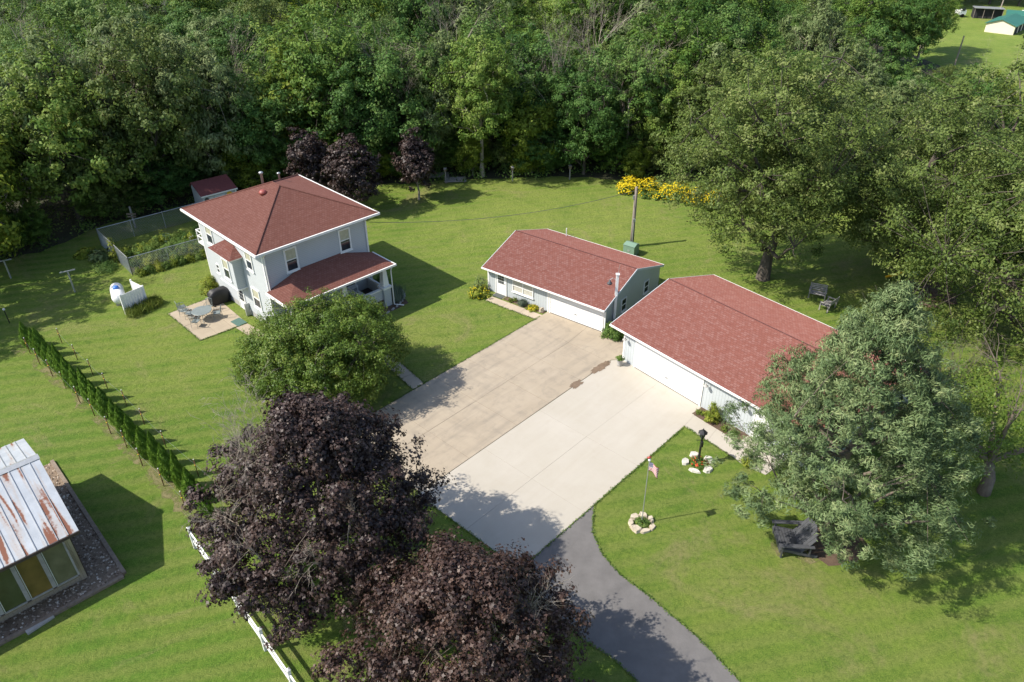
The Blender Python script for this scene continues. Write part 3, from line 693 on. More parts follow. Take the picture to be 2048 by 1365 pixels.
mb.add([(x, y, z - .05) for x, y, z in e], [(3, 2, 1, 0)])
roof = mb.build('roof', M['shingle_h'], house)
for A, Bp in ((e[0], R0), (e[1], R0), (e[2], R1), (e[3], R1), (R0, R1)):
    mb = MB(); mb.tube([np.add(A, (0, 0, .015)), np.add(Bp, (0, 0, .015))], .055, 5); mb.build('ridge_cap', M['shingle_h'], roof)
mb = MB(); t = .10
for x0, x1, y0, y1 in ((-t, a_ + t, -t, -.004), (-t, a_ + t, b_ + .004, b_ + t), (-t, -.004, 0, b_), (a_ + .004, a_ + t, 0, b_)): mb.box(x0, x1, y0, y1, he - .15, he + .005)
mb.build('gutter', M['fascia'], house)
for cu, cv, pts in ((0, 0, [(u0 + .10, v0 - .45, he - .2), (u0 + .10, v0 - .07, he - .6), (u0 + .10, v0 - .07, 3.3)]), (1, 0, [(u1 - .12, v0 - .45, he - .2), (u1 - .12, v0 - .07, he - .6), (u1 - .12, v0 - .07, 3.5)])):
    mb = MB(); mb.tube(pts, .045, 6); mb.build('downspout', M['fascia'], house)
mb = MB(); mb.lathe([(.20, 7.9), (.20, 8.05), (.27, 8.07), (.27, 8.16), (.19, 8.27), (.05, 8.31)], (3.7, 5.1), 14); mb.build('roof_vent', M['copper'], roof, True)
mb = MB(); mb.lathe([(.085, 7.9), (.085, 9.0), (.15, 9.01), (.15, 9.11), (.04, 9.16)], (4.35, 6.2), 12); mb.build('flue_pipe', M['galv'], roof, True)
mb = MB(); mb.lathe([(.07, 7.3), (.07, 8.2), (.12, 8.21), (.12, 8.29), (.04, 8.32)], (6.2, 7.3), 12); mb.build('flue_pipe', M['galv'], roof, True)
window(house, '-v', v0, 2.28, 3.02, 4.22, 5.72, .11)
window(house, '-v', v0, 6.50, 7.24, 4.22, 5.72, .11)
window(house, '-v', v0, 2.3, 3.2, 1.35, 2.75, .11); window(house, '-v', v0, 6.3, 7.2, 1.35, 2.75, .11)
panel_door(house, '-v', v0, 4.5, 5.4, .62, 2.65)
for v_a, v_b, z_a, z_b in ((7.9, 8.72, 4.25, 5.6), (2.28, 2.98, 4.25, 5.52), (2.25, 3.08, 1.28, 2.65)): window(house, '-u', u0, v_a, v_b, z_a, z_b, .09)
window(house, '-u', u0, 7.95, 8.3, 1.98, 2.6, .06, 'glass', 'glass')
panel_door(house, '-u', u0, 4.72, 5.62, .06, 1.95, 'white', (4.85, 5.5, .80, 1.68, 3, 3))
mb = MB(); mb.box(u0 - .35, u0 - .02, 4.2, 4.32, .05, 1.0); mb.build('meter_box', M['galv'], house)
# bay on the sunny side
bay = MB(); bay.box(-.02, u0 - .004, 3.9, 6.3, 2.45, 4.72).build('bay', M['siding'], house)
bayo = [c for c in house.children if c.name.startswith('bay')][0]
mb = MB(); mb.box(-.06, u0 - .006, 3.84, 6.36, 2.36, 2.446); mb.build('bay_skirt', M['white'], bayo)
bx0, by0, by1, bz = -.28, 3.62, 6.60, 4.72
mb = MB(); mb.box(bx0, u0 - .01, by0, by1, bz + .002, bz + .09); mb.build('bay_fascia', M['fascia'], bayo)
bt0, bt1 = (u0 - .012, 4.55, 5.36), (u0 - .012, 5.85, 5.36); bq = [(bx0 - .05, by0 - .05, bz + .095), (bx0 - .05, by1 + .05, bz + .095), (u0 - .012, by0 - .05, bz + .095), (u0 - .012, by1 + .05, bz + .095)]
mb = MB(); mb.add([bq[0], bt0, bt1, bq[1]], [(0, 1, 2, 3)]); mb.add([bq[0], bq[2], bt0], [(0, 1, 2)]); mb.add([bq[1], bt1, bq[3]], [(0, 1, 2)]); mb.build('bay_roof', M['shingle_g'], bayo)
window(bayo, '-u', -.02, 4.6, 5.35, 2.95, 4.35, .09)
# front porch
pe, pv0, pu0, pu1 = 3.30, -2.05, .50, 8.95
porch = MB(); porch.box(.8, 8.66, -1.62, v0 - .02, .45, .62); porch = porch.build('porch', M['porch_floor'], house)
pt0, pt1 = (3.05, v0 - .012, 4.12), (6.42, v0 - .012, 4.12); pq = [(pu0, pv0, pe), (pu1, pv0, pe), (pu1, v0 - .012, pe), (pu0, v0 - .012, pe)]
mb = MB(); mb.add([pq[0], pq[1], pt1, pt0], [(0, 1, 2, 3)]); mb.add([pq[1], pq[2], pt1], [(0, 1, 2)]); mb.add([pq[3], pq[0], pt0], [(0, 1, 2)]); mb.add([(x, y, z - .04) for x, y, z in pq], [(3, 2, 1, 0)])
mb.build('porch_roof', M['shingle_h'], porch)
mb = MB()
for x0, x1, y0, y1 in ((pu0 - .1, pu1 + .1, pv0 - .1, pv0 - .004), (pu0 - .1, pu0 - .004, pv0, v0 - .02), (pu1 + .004, pu1 + .1, pv0, v0 - .02)): mb.box(x0, x1, y0, y1, pe - .14, pe + .005)
mb.build('porch_gutter', M['fascia'], porch)
mb = MB(); mb.box(.85, 8.6, -1.62, -1.40, pe - .34, pe - .05); mb.box(.85, 1.05, -1.39, v0 - .02, pe - .34, pe - .05); mb.box(8.4, 8.6, -1.39, v0 - .02, pe - .34, pe - .05); mb.build('porch_beam', M['white'], porch)
for cu in (1.15, 4.95, 8.30):
    mb = MB(); w0_, w1_ = .24, .15
    mb.add([(cu - w0_, -1.50 - w0_, 1.62), (cu + w0_, -1.50 - w0_, 1.62), (cu + w0_, -1.50 + w0_, 1.62), (cu - w0_, -1.50 + w0_, 1.62), (cu - w1_, -1.50 - w1_, pe - .34), (cu + w1_, -1.50 - w1_, pe - .34), (cu + w1_, -1.50 + w1_, pe - .34), (cu - w1_, -1.50 + w1_, pe - .34)], [(0,3,2,1),(4,5,6,7),(0,1,5,4),(1,2,6,5),(2,3,7,6),(3,0,4,7)])
    cobj = mb.build('column', M['white'], porch)
    mb = MB(); mb.box(cu - .30, cu + .30, -1.80, -1.20, .05, 1.46); mb.build('pedestal', M['siding'], cobj)
    mb = MB(); mb.box(cu - .37, cu + .37, -1.87, -1.13, 1.462, 1.618); mb.build('pedestal_cap', M['white'], cobj)
for x0, x1, y0, y1 in ((1.46, 4.0, -1.60, -1.45), (5.6, 7.99, -1.60, -1.45), (8.25, 8.40, -1.19, v0 - .03), (1.05, 1.2, -1.19, v0 - .03)):
    mb = MB(); mb.box(x0, x1, y0, y1, .40, 1.40); wl_ = mb.build('porch_wall', M['siding'], porch)
    mb = MB(); mb.box(x0, x1, y0 - .05, y1 + .05, 1.402, 1.50); mb.build('rail_cap', M['white'], wl_)
for k in range(3):
    mb = MB(); mb.box(4.1, 5.5, -1.65 - .28 * (3 - k), -1.66 - .28 * (2 - k), 0, .16 * (k + 1) - .03); mb.build('step', M['walk_conc'], porch)
mb = MB(); mb.tube([(8.68, pv0 - .05, pe - .1), (8.66, -1.95, 2.9), (8.66, -1.95, .12), (9.1, -2.5, .08)], .045, 6); mb.build('downspout', M['fascia'], porch)
# small rear balcony
mb = MB(); mb.box(u0 + .1, u0 + 2.6, v1 + .01, v1 + 1.2, 3.35, 3.47); bal = mb.build('balcony', M['white'], house)
for q in range(7):
    mb = MB(); mb.box(u0 + .1 + q * .4, u0 + .16 + q * .4, v1 + 1.12, v1 + 1.18, 3.472, 4.35); mb.build('baluster', M['white'], bal)
for z in (3.9, 4.352): mb = MB(); mb.box(u0 + .1, u0 + 2.6, v1 + 1.10, v1 + 1.20, z, z + .06); mb.build('rail', M['white'], bal)
for z in (3.9, 4.352): mb = MB(); mb.box(u0 + .1, u0 + .16, v1 + .02, v1 + 1.1, z, z + .06); mb.build('rail', M['white'], bal)

# ------------------------------------------------------------------ garages
def gable_roof(parent, L, vr, vb, he_, hr_, hb_, mat, ov=.0):
    th = .10; mb = MB()
    A0, A1 = (0, 0, he_), (L, 0, he_); R0_, R1_ = (0, vr, hr_), (L, vr, hr_); B0_, B1_ = (0, vb, hb_), (L, vb, hb_)
    mb.slab([A0, A1, R1_, R0_], (0, 0, -th)); mb.slab([R0_, R1_, B1_, B0_], (0, 0, -th))
    rf = mb.build('roof', mat, parent)
    mb = MB(); mb.tube([(0, vr, hr_ + .002), (L, vr, hr_ + .002)], .035, 5); mb.build('ridge_cap', M['ridge'], rf)
    mb = MB(); mb.box(-.02, L + .02, -.10, -.003, he_ - .10, he_ - .015); mb.build('gutter', M['fascia'], rf)
    mb = MB(); mb.box(-.02, L + .02, vb + .003, vb + .05, hb_ - .14, hb_ + .0); mb.build('fascia_board', M['fascia'], rf)
    for x0 in (-.04, L + .004):
        mb = MB()
        for (ya, za), (yb, zb) in (((0, he_), (vr, hr_)), ((vr, hr_), (vb, hb_))):
            mb.add([(x0, ya, za - .17), (x0 + .036, ya, za - .17), (x0 + .036, yb, zb - .17), (x0, yb, zb - .17), (x0, ya, za + .004), (x0 + .036, ya, za + .004), (x0 + .036, yb, zb + .004), (x0, yb, zb + .004)], [(0,3,2,1),(4,5,6,7),(0,1,5,4),(1,2,6,5),(2,3,7,6),(3,0,4,7)])
        mb.build('rake_board', M['rake'], rf)
    return rf
M['ridge'] = plain('ridge_shingle', (.085, .03, .027), .9, .2, 8)
M['rake'] = plain('rake_paint', (.52, .56, .58), .5, .05, 3)
def garage_body(parent, ua, ub, va, vb, he_, hr_, vr, slope_f, slope_b, mat):
    zf = he_ + slope_f * va - .105; zb = he_ + slope_b * 0
    mb = MB(); prof = [(va, -.05), (vb, -.05), (vb, hr_ - slope_b * (vb - vr) - .105), (vr, hr_ - .105), (va, he_ + slope_f * va - .105)]
    n = len(prof); V = [(ua, y, z) for y, z in prof] + [(ub, y, z) for y, z in prof]
    mb.add(V, [tuple(range(n - 1, -1, -1)), tuple(range(n, 2 * n))] + [(i, (i + 1) % n, n + (i + 1) % n, n + i) for i in range(n)])
    return mb.build('wall', mat, parent)
g1 = empty('garage', (G1X, G1Y, 0), G1A); tag(g1, 'smaller red-roofed garage with panelled side door and twin window', 'garage')
L1, vr1, vb1, he1, hr1 = 10.482, 4.11, 8.29, 2.06, 3.456
garage_body(g1, .157, L1 - .157, .468, vb1 - .2, he1, hr1, vr1, (hr1 - he1) / vr1, (hr1 - he1) / (vb1 - vr1), M['siding_g'])
gable_roof(g1, L1, vr1, vb1, he1, hr1, he1, M['shingle_g'])
panel_door(g1, '-v', .468, .95, 1.86, .02, 1.90, 'white', (1.13, 1.68, .92, 1.66, 3, 3))
window(g1, '-v', .468, 2.55, 4.28, .74, 1.62, .07, 'curtain', 'curtain', 2)
garage_door(g1, .468, 5.85, 10.12, 1.72)
for cu in (.157, L1 - .157):
    mb = MB(); mb.box(cu - .015, cu + .10, .445, .56, 0, he1 - .02) if cu < 1 else mb.box(cu - .10, cu + .015, .445, .56, 0, he1 - .02); mb.build('corner_board', M['white'], g1)
mb = MB(); mb.box(5.56, 5.68, .44, .466, 0, 2.0); mb.build('trim_board', M['fascia'], g1)
window(g1, '+u', L1 - .157, 2.55, 3.15, .72, 1.60, .06, 'glass', 'glass'); window(g1, '+u', L1 - .157, 5.75, 6.35, .72, 1.60, .06, 'glass', 'glass')
mb = MB(); mb.tube([(2.2, vb1 - .5, 2.1), (2.2, vb1 - .5, 2.9)], .04, 6); mb.build('vent_pipe', M['white'], g1)

g2 = empty('garage', (G2X, G2Y, 0), G2A); tag(g2, 'larger red-roofed garage with wide white door beside the blue spruce', 'garage')
L2, vr2, vb2, he2, hr2 = 15.6, 5.35, 10.33, 2.43, 3.824
garage_body(g2, .95, L2 - .6, .33, vb2 - .4, he2, hr2, vr2, (hr2 - he2) / vr2, (hr2 - he2) / (vb2 - vr2), M['siding_g'])
gable_roof(g2, L2, vr2, vb2, he2, hr2, he2, M['shingle_g'])
garage_door(g2, .33, 2.05, 7.18, 2.10)
panel_door(g2, '-v', .33, 10.85, 11.75, .03, 1.98)
mb = MB(); mb.box(.93, 1.05, .308, .42, 0, he2 - .05); mb.build('corner_board', M['white'], g2)
for a in (1.25, 7.62, 10.35): barn_light(g2, a, .33, 2.02)
mb = MB(); mb.box(8.0, 8.10, .26, .328, .62, .76); mb.build('outlet_box', M['galv'], g2)

# ------------------------------------------------------------------ barn with rusty roof (left)
BA = math.atan2(BV[1], BV[0])   # local +x runs across the barn, away from the near eave; +y along the ridge to the left
barn = empty('barn', (B0[0], B0[1], 0), BA); tag(barn, 'old barn with rust-streaked white metal roof and slanted windows', 'barn')
bw, be, brg, bl = 8.37, 3.0, 4.56, 13.0; hx = bw / 2
prof = [(.35, -.05), (bw - .35, -.05), (bw - .35, be + .35 * (brg - be) / hx - .09), (hx, brg - .09), (.35, be + .35 * (brg - be) / hx - .09)]
V = [(x, .38, z) for x, z in prof] + [(x, bl, z) for x, z in prof]; n = 5
MB().add(V, [tuple(range(n)), tuple(range(2 * n - 1, n - 1, -1))] + [(i, n + i, n + (i + 1) % n, (i + 1) % n) for i in range(n)]).build('wall', M['barn_brown'], barn)
roofb = MB().slab([(hx - .2, 0.05, brg - .14), (hx - .2, bl - .05, brg - .14), (hx + .2, bl - .05, brg - .14), (hx + .2, .05, brg - .14)], (0, 0, -.02)).build('roof', M['barn_metal'], barn)
pw = .42; k = 0
while k * pw < bl:
    y0_, y1_ = k * pw + .008, min((k + 1) * pw - .008, bl)
    for (xa, za), (xb, zb) in (((-.02, be - .01), (hx - .01, brg)), ((bw + .02, be - .01), (hx + .01, brg))):
        if y0_ < 6.5 or xa < 1:
            mb = MB(); mb.slab([(xa, y0_, za), (xb, y0_, zb), (xb, y1_, zb), (xa, y1_, za)], (0, 0, -.03)); mb.build('roof_panel', M['barn_metal'], roofb)
            mb = MB(); mb.beam((xa, y1_ + .008, za + .012), (xb, y1_ + .008, zb + .012), .03, .045); mb.build('seam', M['galv'], roofb)
    k += 1
mb = MB(); mb.slab([(hx - .22, -.03, brg - .045), (hx - .22, bl, brg - .045), (hx, bl, brg + .04), (hx, -.03, brg + .04)], (0, 0, -.015)); mb.slab([(hx + .22, -.03, brg - .045), (hx + .22, bl, brg - .045), (hx, bl, brg + .04), (hx, -.03, brg + .04)], (0, 0, -.015)); mb.build('ridge_cap', M['galv'], roofb)
mb = MB(); mb.box(hx + 1.45, hx + 1.75, 2.0, 2.25, 3.95, 4.35); mb.build('roof_vent', M['galv'], roofb)
mb = MB(); mb.box(-.06, -.025, 0, bl, be - .18, be - .03); mb.build('fascia_board', M['barn_brown'], roofb)
# near wall: tan corner panel, slanted window bay on a curved sill
mb = MB(); mb.box(.28, .345, .42, .66, .0, 2.75); mb.build('tan_panel', M['barn_tan'], barn)
gl = ['barn_glass3', 'barn_glass1', 'barn_glass2', 'barn_glass1', 'barn_glass3', 'barn_glass2', 'barn_glass1']
for k in range(7):
    y0_ = .74 + k * 1.02; y1_ = y0_ + .86
    f = MB(); zt, zb_ = 2.66, .92; xt, xb_ = .25, -.30
    for ya, yb in ((y0_ - .08, y0_), (y1_, y1_ + .08)): f.add([(xt, ya, zt), (xt, yb, zt), (xb_, yb, zb_), (xb_, ya, zb_), (xt + .08, ya, zt), (xt + .08, yb, zt), (xb_ + .08, yb, zb_), (xb_ + .08, ya, zb_)], [(0,1,2,3),(7,6,5,4),(0,4,5,1),(1,5,6,2),(2,6,7,3),(3,7,4,0)])
    f.box(xb_ - .02, xb_ + .08, y0_, y1_, zb_ - .05, zb_ + .02); f.box(xt, xt + .08, y0_, y1_, zt - .02, zt + .04)
    w = f.build('window', M['grey_wood'], barn)
    p = MB(); p.add([(xt + .025, y0_, zt - .02), (xt + .025, y1_, zt - .02), (xb_ + .03, y1_, zb_ + .02), (xb_ + .03, y0_, zb_ + .02)], [(0, 1, 2, 3)]); p.build('pane', M[gl[k]], w)
    p = MB(); p.beam((xt, y1_ - .04, zt - .03), (xb_, y1_ - .04, zb_ + .03), .03, .04); p.build('glazing_bar', M['galv'], w)
mb = MB(); mb.add([(.345, .67, .70), (.345, 8.0, .70), (-.32, 8.0, .81), (-.32, .67, .81), (.345, .67, .80), (.345, 8.0, .80), (-.32, 8.0, .865), (-.32, .67, .865)], [(0,3,2,1),(4,5,6,7),(0,1,5,4),(1,2,6,5),(2,3,7,6),(3,0,4,7)]); mb.build('window_sill', M['timber'], barn)
mb = MB(); mb.box(.30, .345, .67, 9.0, .0, .69); mb.build('lower_wall', M['barn_tan'], barn)
mb = MB(); mb.tube([(-.2, 4.4, .84), (-.28, 4.4, .5), (-.45, 4.4, .06)], .07, 4); mb.build('sill_prop', M['grey_wood'], barn)
for (p, q, nm, lb) in (((-24.95, 30.6), (-17.75, 22.98), 'landscape_timber', 'weathered timber edging along the shaded grass beside the barn gravel'), ((-17.72, 22.82), (-27.0, 14.1), 'landscape_timber', 'weathered timber edging below the barn windows at the gravel')):
    d = np.subtract(q, p); L_ = np.linalg.norm(d); root = empty(nm, (p[0], p[1], 0), math.atan2(d[1], d[0])); k = 0; x = 0
    while x < L_ - .1:
        xe = min(x + 2.4, L_); MB().box(x + .01, xe - .01, -.09, .09, -.03, .13).build('timber', M['timber'], root); x = xe
    tag(root, lb, 'edging')
mb = MB(); mb.box(-.55, .55, -.15, .15, 0, .10); o = mb.build('splash_block', M['found']); o.location = (*BP(2.75, -.95), .01); o.rotation_euler[2] = BA + 1.72; tag(o, 'long grey concrete splash block on gravel below barn windows', 'splash block')
mb = MB(); mb.beam((-.65, 0, .04), (.65, 0, .05), .07, .05); o = mb.build('white_stick', M['white']); o.location = (*BP(6.0, -.75), .01); o.rotation_euler[2] = BA + 1.78; tag(o, 'thin white stick lying on gravel below barn window bay', 'stick')
# loose gravel stones (uncountable)
rng = np.random.default_rng(77); nG = 9000
s_, t_ = rng.random(nG), rng.random(nG); gq = [np.array(p) for p in gr]
pos = ((1 - s_)[:, None] * gq[0] + s_[:, None] * gq[1]) * (1 - t_)[:, None] + ((1 - s_)[:, None] * gq[3] + s_[:, None] * gq[2]) * t_[:, None]
dl = pos - B0; lu, lv = dl @ np.array([math.cos(BA), math.sin(BA)]), dl @ np.array([-math.sin(BA), math.cos(BA)])
pos = pos[~((lu > .4) & (lu < bw - .4) & (lv > .4))]; nG = len(pos)
sz = rng.uniform(.03, .085, nG); oc = np.array([(1,0,0),(0,1,0),(-1,0,0),(0,-1,0),(0,0,.7)])
Vg = np.repeat(np.c_[pos, np.full(nG, .01)], 5, 0) + np.tile(oc, (nG, 1)) * np.repeat(sz, 5)[:, None] * rng.uniform(.6, 1.3, (nG * 5, 3))
Fg = (np.arange(nG)[:, None, None] * 5 + np.array([(0,1,4),(1,2,4),(2,3,4),(3,0,4)])[None]).reshape(-1, 3)
me = bpy.data.meshes.new('gravel_stones'); me.from_pydata(Vg.tolist(), [], Fg.tolist()); 
at_ = me.attributes.new('var', 'FLOAT', 'FACE'); at_.data.foreach_set('value', np.repeat(rng.random(nG), 4).astype(np.float32))
M['pebble'] = mat_leaf('pebble', [(0, (.10, .070, .048)), (.5, (.26, .20, .145)), (.8, (.42, .34, .265)), (1, (.62, .56, .47))], 0, .85, .3, objvar=0)
me.materials.append(M['pebble']); tag(link('gravel_stones', me), 'loose grey and brown gravel around the old barn', 'gravel', kind='stuff')

# ------------------------------------------------------------------ garden shed, far buildings
shed = empty('garden_shed', (-27.55, 63.2, 0), math.atan2(2.05, 2.45)); tag(shed, 'small grey shed with dark red roof behind the house', 'shed')
MB().box(0, 3.1, 0, 2.5, -.05, 1.95).build('wall', M['siding'], shed)
mb = MB(); mb.slab([(-.12, -.12, 2.02), (3.22, -.12, 2.02), (3.22, 2.0, 2.75), (-.12, 2.0, 2.75)], (0, 0, -.07)); mb.slab([(-.12, 2.0, 2.75), (3.22, 2.0, 2.75), (3.22, 2.62, 2.3), (-.12, 2.62, 2.3)], (0, 0, -.07)); mb.build('roof', plain('shed_shingle', (.16, .045, .042), .9, .2, 8), shed)
mb = MB(); mb.add([(0.0, 0.0, 1.95), (0, 2.5, 1.95), (0, 2.5, 2.28), (0, 2.0, 2.66), (0.05, 0, 1.95), (.05, 2.5, 1.95), (.05, 2.5, 2.28), (.05, 2.0, 2.66)], [(0,1,2,3),(7,6,5,4),(0,4,5,1),(1,5,6,2),(2,6,7,3),(3,7,4,0)]); mb.build('gable', M['siding'], shed)
mb = MB(); mb.box(-.13, 3.23, -.16, -.123, 1.92, 2.03); mb.build('fascia_board', M['fascia'], shed)
mb = MB(); mb.box(3.02, 3.12, -.02, .1, 0, 1.94); mb.build('corner_board', M['white'], shed)
for x, m_, nm in ((.75, 'clock', 'wall_clock'), (.35, 'dark_wood', 'wall_ornament'), (2.45, 'yellow_plastic', 'sun_ornament')):
    mb = MB(); mb.tube([(x, -.004, 1.6), (x, -.05, 1.6)], .2 if m_ != 'yellow_plastic' else .26, 14); mb.build(nm, M[m_], shed)
panel_door(shed, '-v', 0, 1.2, 1.95, 0, 1.75, 'rake')

fb = empty('pole_barn', (85.64, 143.77, 0), -.764); tag(fb, 'cream metal building with green roof in far clearing', 'building')
W_, D_ = 4.64, 8.0
V = [(0, 0, -.1), (W_, 0, -.1), (W_, 0, 1.45), (W_ / 2, 0, 2.25), (0, 0, 1.45)]
MB().add(V + [(x, D_, z) for x, y, z in V], [(0, 1, 2, 3, 4), (9, 8, 7, 6, 5)] + [(i, 5 + i, 5 + (i + 1) % 5, (i + 1) % 5) for i in range(5)]).build('wall', M['cream'], fb)
mb = MB()
for xa, za in ((-.3, 1.40), (W_ + .3, 1.40)): mb.slab([(xa, -.25, za), (W_ / 2, -.25, 2.30), (W_ / 2, D_ + .25, 2.30), (xa, D_ + .25, za)], (0, 0, .08))
mb.build('roof', M['blue_metal'], fb)
for y0_ in (.5, 3.0, 5.5): MB().box(W_ + .01, W_ + .05, y0_, y0_ + 1.6, 0, 1.2).build('open_bay', M['shadow_black'], fb)  # black boards on a closed wall, painted as the shade of open bays
ob = empty('open_shed', (90.2, 156.6, 0), -.37, (.52, .6, .6)); tag(ob, 'dark open-fronted shed with pale roof edge in far clearing', 'shed')
MB().box(0, 9.5, 1.0, 5, 0, 2.9).build('back_wall', M['shadow_black'], ob)  # black block; the shed's inner shade is put into its colour
MB().slab([(-.3, -.3, 3.15), (9.8, -.3, 3.15), (9.8, 5.3, 2.9), (-.3, 5.3, 2.9)], (0, 0, .14)).build('roof', M['galv'], ob)
for q in range(4): MB().box(q * 3.1, q * 3.1 + .16, 0, .16, 0, 3.1).build('post', M['pole_wood'], ob)
sb = empty('low_shed', (94.9, 153.6, 0), -.5, .55); tag(sb, 'low green-roofed shed beyond the cream building', 'shed')
MB().box(0, 5, 0, 4, 0, 2.0).build('wall', M['timber'], sb)
MB().slab([(-.4, -.4, 1.9), (5.4, -.4, 1.9), (5.4, 4.4, 3.0), (-.4, 4.4, 3.0)], (0, 0, .1)).build('roof', M['blue_metal'], sb)
for nm, lb, lc, sx_, cat in (('camper_trailer', 'white camper parked left of the far open shed', (88.0, 157.6, 0), (1.3, 1.8, 1.3), 'trailer'), ('white_van', 'white vehicle parked behind the far green-roofed shed', (100.2, 156.5, 0), (2.4, 1.2, 1.3), 'van')):
    rt = empty(nm, lc, .1); x, y, z = sx_
    MB().prism([(0, 0), (x, 0), (x, y), (0, y)], .5, z).build('body', M['tank'], rt); MB().box(.3, x - .3, -.02, -.005, 1.2, 1.8).build('side_window', M['glass'], rt)
    for wx in (.6, x - .6): MB().tube([(wx, -.03, .33), (wx, .22, .33)], .33, 12).build('wheel', M['black'], rt)
    tag(rt, lb, cat)
# ------------------------------------------------------------------ poles, lamp, flag, fences
root = empty('utility_pole', (9.99, 56.6, 0)); tag(root, 'weathered wooden utility pole behind the smaller garage', 'pole')
MB().lathe([(.17, -.2), (.15, 2), (.12, 5.2), (.10, 5.22)], (0, 0), 10).build('shaft', M['pole_wood'], root, True)
MB().box(-.22, -.12, -.06, .06, 4.2, 4.5).build('insulator_bracket', M['galv'], root)
MB().tube([(.0, -.16, .1), (0, -.16, 2.4), (0, -.13, 2.6)], .035, 6).build('conduit', M['galv'], root)
MB().box(-.1, .1, -.24, -.13, 2.3, 2.55).build('meter_box', M['galv'], root)
hp = HP(8.9, .5); p0 = np.array([9.85, 56.6, 4.9]); p1 = np.array([hp[0], hp[1], 5.7]); pts = []
for k in range(21):
    t = k / 20; q = p0 * (1 - t) + p1 * t; q[2] -= 2.0 * t * (1 - t) * 1.6; pts.append(q)
o = MB().tube(pts, .018, 4).build('service_cable', M['dark_wood'], uv=False); tag(o, 'drooping service cable from the pole to the house', 'cable')
root = empty('transformer_box', (9.75, 55.3, 0), -.65); tag(root, 'green metal utility cabinet at foot of utility pole', 'cabinet')
MB().box(-.5, .5, -.42, .42, 0, .85).build('cabinet', M['green_box'], root)
mb = MB(); mb.add([(-.53, -.46, .852), (.53, -.46, .852), (.53, .46, .852), (-.53, .46, .852), (-.5, .05, 1.0), (.5, .05, 1.0)], [(0, 1, 5, 4), (2, 3, 4, 5), (0, 4, 3), (1, 2, 5), (3, 2, 1, 0)]); mb.build('lid', M['green_box'], root)
MB().box(-.1, .1, -.44, -.421, .35, .5).build('latch', M['galv'], root)

root = empty('yard_light_pole', (7.02, 43.96, 0)); tag(root, 'square white light pole between the two garages', 'pole')
MB().box(-.085, .085, -.085, .085, -.1, 4.1).build('shaft', M['white2'], root); MB().box(-.12, .12, -.12, .12, 4.102, 4.17).build('cap', M['white2'], root)
MB().tube([(-.09, 0, 3.7), (-.3, 0, 3.85), (-.5, -.05, 3.72)], .02, 5).build('lamp_arm', M['galv'], root)
MB().lathe([(.05, 3.74), (.07, 3.62), (.17, 3.52), (.18, 3.47), (.12, 3.40), (.03, 3.37)], (-.5, -.05), 12).build('lamp_head', M['dark_wood'], root, True)
MB().tube([(.02, 0, 4.17), (.10, .02, 4.8)], .012, 4).build('antenna_rod', M['galv'], root)

root = empty('lamp_post', (9.93, 30.15, 0)); tag(root, 'black lantern post ringed by white stones near the side walk', 'lamp post')
MB().lathe([(.10, -.1), (.10, .25), (.065, .3), (.06, 1.75), (.08, 1.78)], (0, 0), 10).build('post', M['black'], root, True)
MB().tube([(-.28, 0, 1.62), (.28, 0, 1.62)], .018, 5).build('ladder_bar', M['black'], root)
MB().lathe([(.05, 1.78), (.12, 1.82), (.17, 2.14)], (0, 0), 6).build('lantern', M['glass'], root)
for k in range(6):
    t = math.pi * 2 * k / 6; MB().tube([(.12 * math.cos(t), .12 * math.sin(t), 1.82), (.172 * math.cos(t), .172 * math.sin(t), 2.14)], .012, 4).build('lantern_rib', M['black'], root)
MB().lathe([(.25, 2.13), (.20, 2.18), (.08, 2.28), (.03, 2.36), (.01, 2.42)], (0, 0), 8).build('lantern_cap', M['black'], root)
MB().box(-.06, .06, -.20, -.066, 1.3, 1.62).build('photo_sensor_box', M['black'], root)

root = empty('flag_pole', (6.28, 25.89, 0)); tag(root, 'slender grey flagpole standing in a ring of tan stones', 'flagpole')
MB().tube([(0, 0, -.1), (0, 0, 4.02)], [.028, .018], 7).build('shaft', M['galv'], root)
MB().lathe([(.01, 4.02), (.06, 4.06), (.07, 4.11), (.04, 4.17), (.005, 4.2)], (0, 0), 8).build('finial', M['white2'], root)
fl = MB(); fl.v = []; nx, nz = 10, 8; fw_, fh_ = .75, .52
for j in range(nz + 1):
    for i in range(nx + 1):
        s = i / nx; t = j / nz
        fl.v.append((.02 + s * fw_ * .62, .10 * math.sin(s * 5.5 + t * 1.2) * s, 3.35 + t * fh_ - s * s * .20 - .06 * s * (1 - t)))
fl.f = [(j * (nx + 1) + i, j * (nx + 1) + i + 1, (j + 1) * (nx + 1) + i + 1, (j + 1) * (nx + 1) + i) for j in range(nz) for i in range(nx)]
fo = fl.build('flag', M['flag'], None, True, uv=False); lay = fo.data.uv_layers.new(name='print')
for lp in fo.data.loops: i = lp.vertex_index; lay.data[lp.index].uv = ((i % (nx + 1)) / nx, (i // (nx + 1)) / nz)
fo.location = (6.28, 25.89, .12); fo.modifiers.new('thickness', 'SOLIDIFY').thickness = .004; fo.rotation_euler[2] = -.5
tag(fo, 'small American flag hanging from the slender flagpole', 'flag')
mb = MB(); mb.add([(0, 0, 0), (.14, .05, .10), (.02, .02, .20), (-.14, -.03, .12), (-.03, .03, .04), (0, -.05, .1)], [(0, 1, 2), (0, 2, 3), (0, 3, 4), (0, 4, 5), (1, 5, 2), (2, 5, 3), (0, 5, 1), (3, 5, 4)])
o = mb.build('red_ribbon', plain('ribbon_red', (.55, .10, .08), .6, .2, 6)); o.location = (6.25, 25.87, 4.16); tag(o, 'red and white ribbon tied at the flagpole top', 'ribbon')

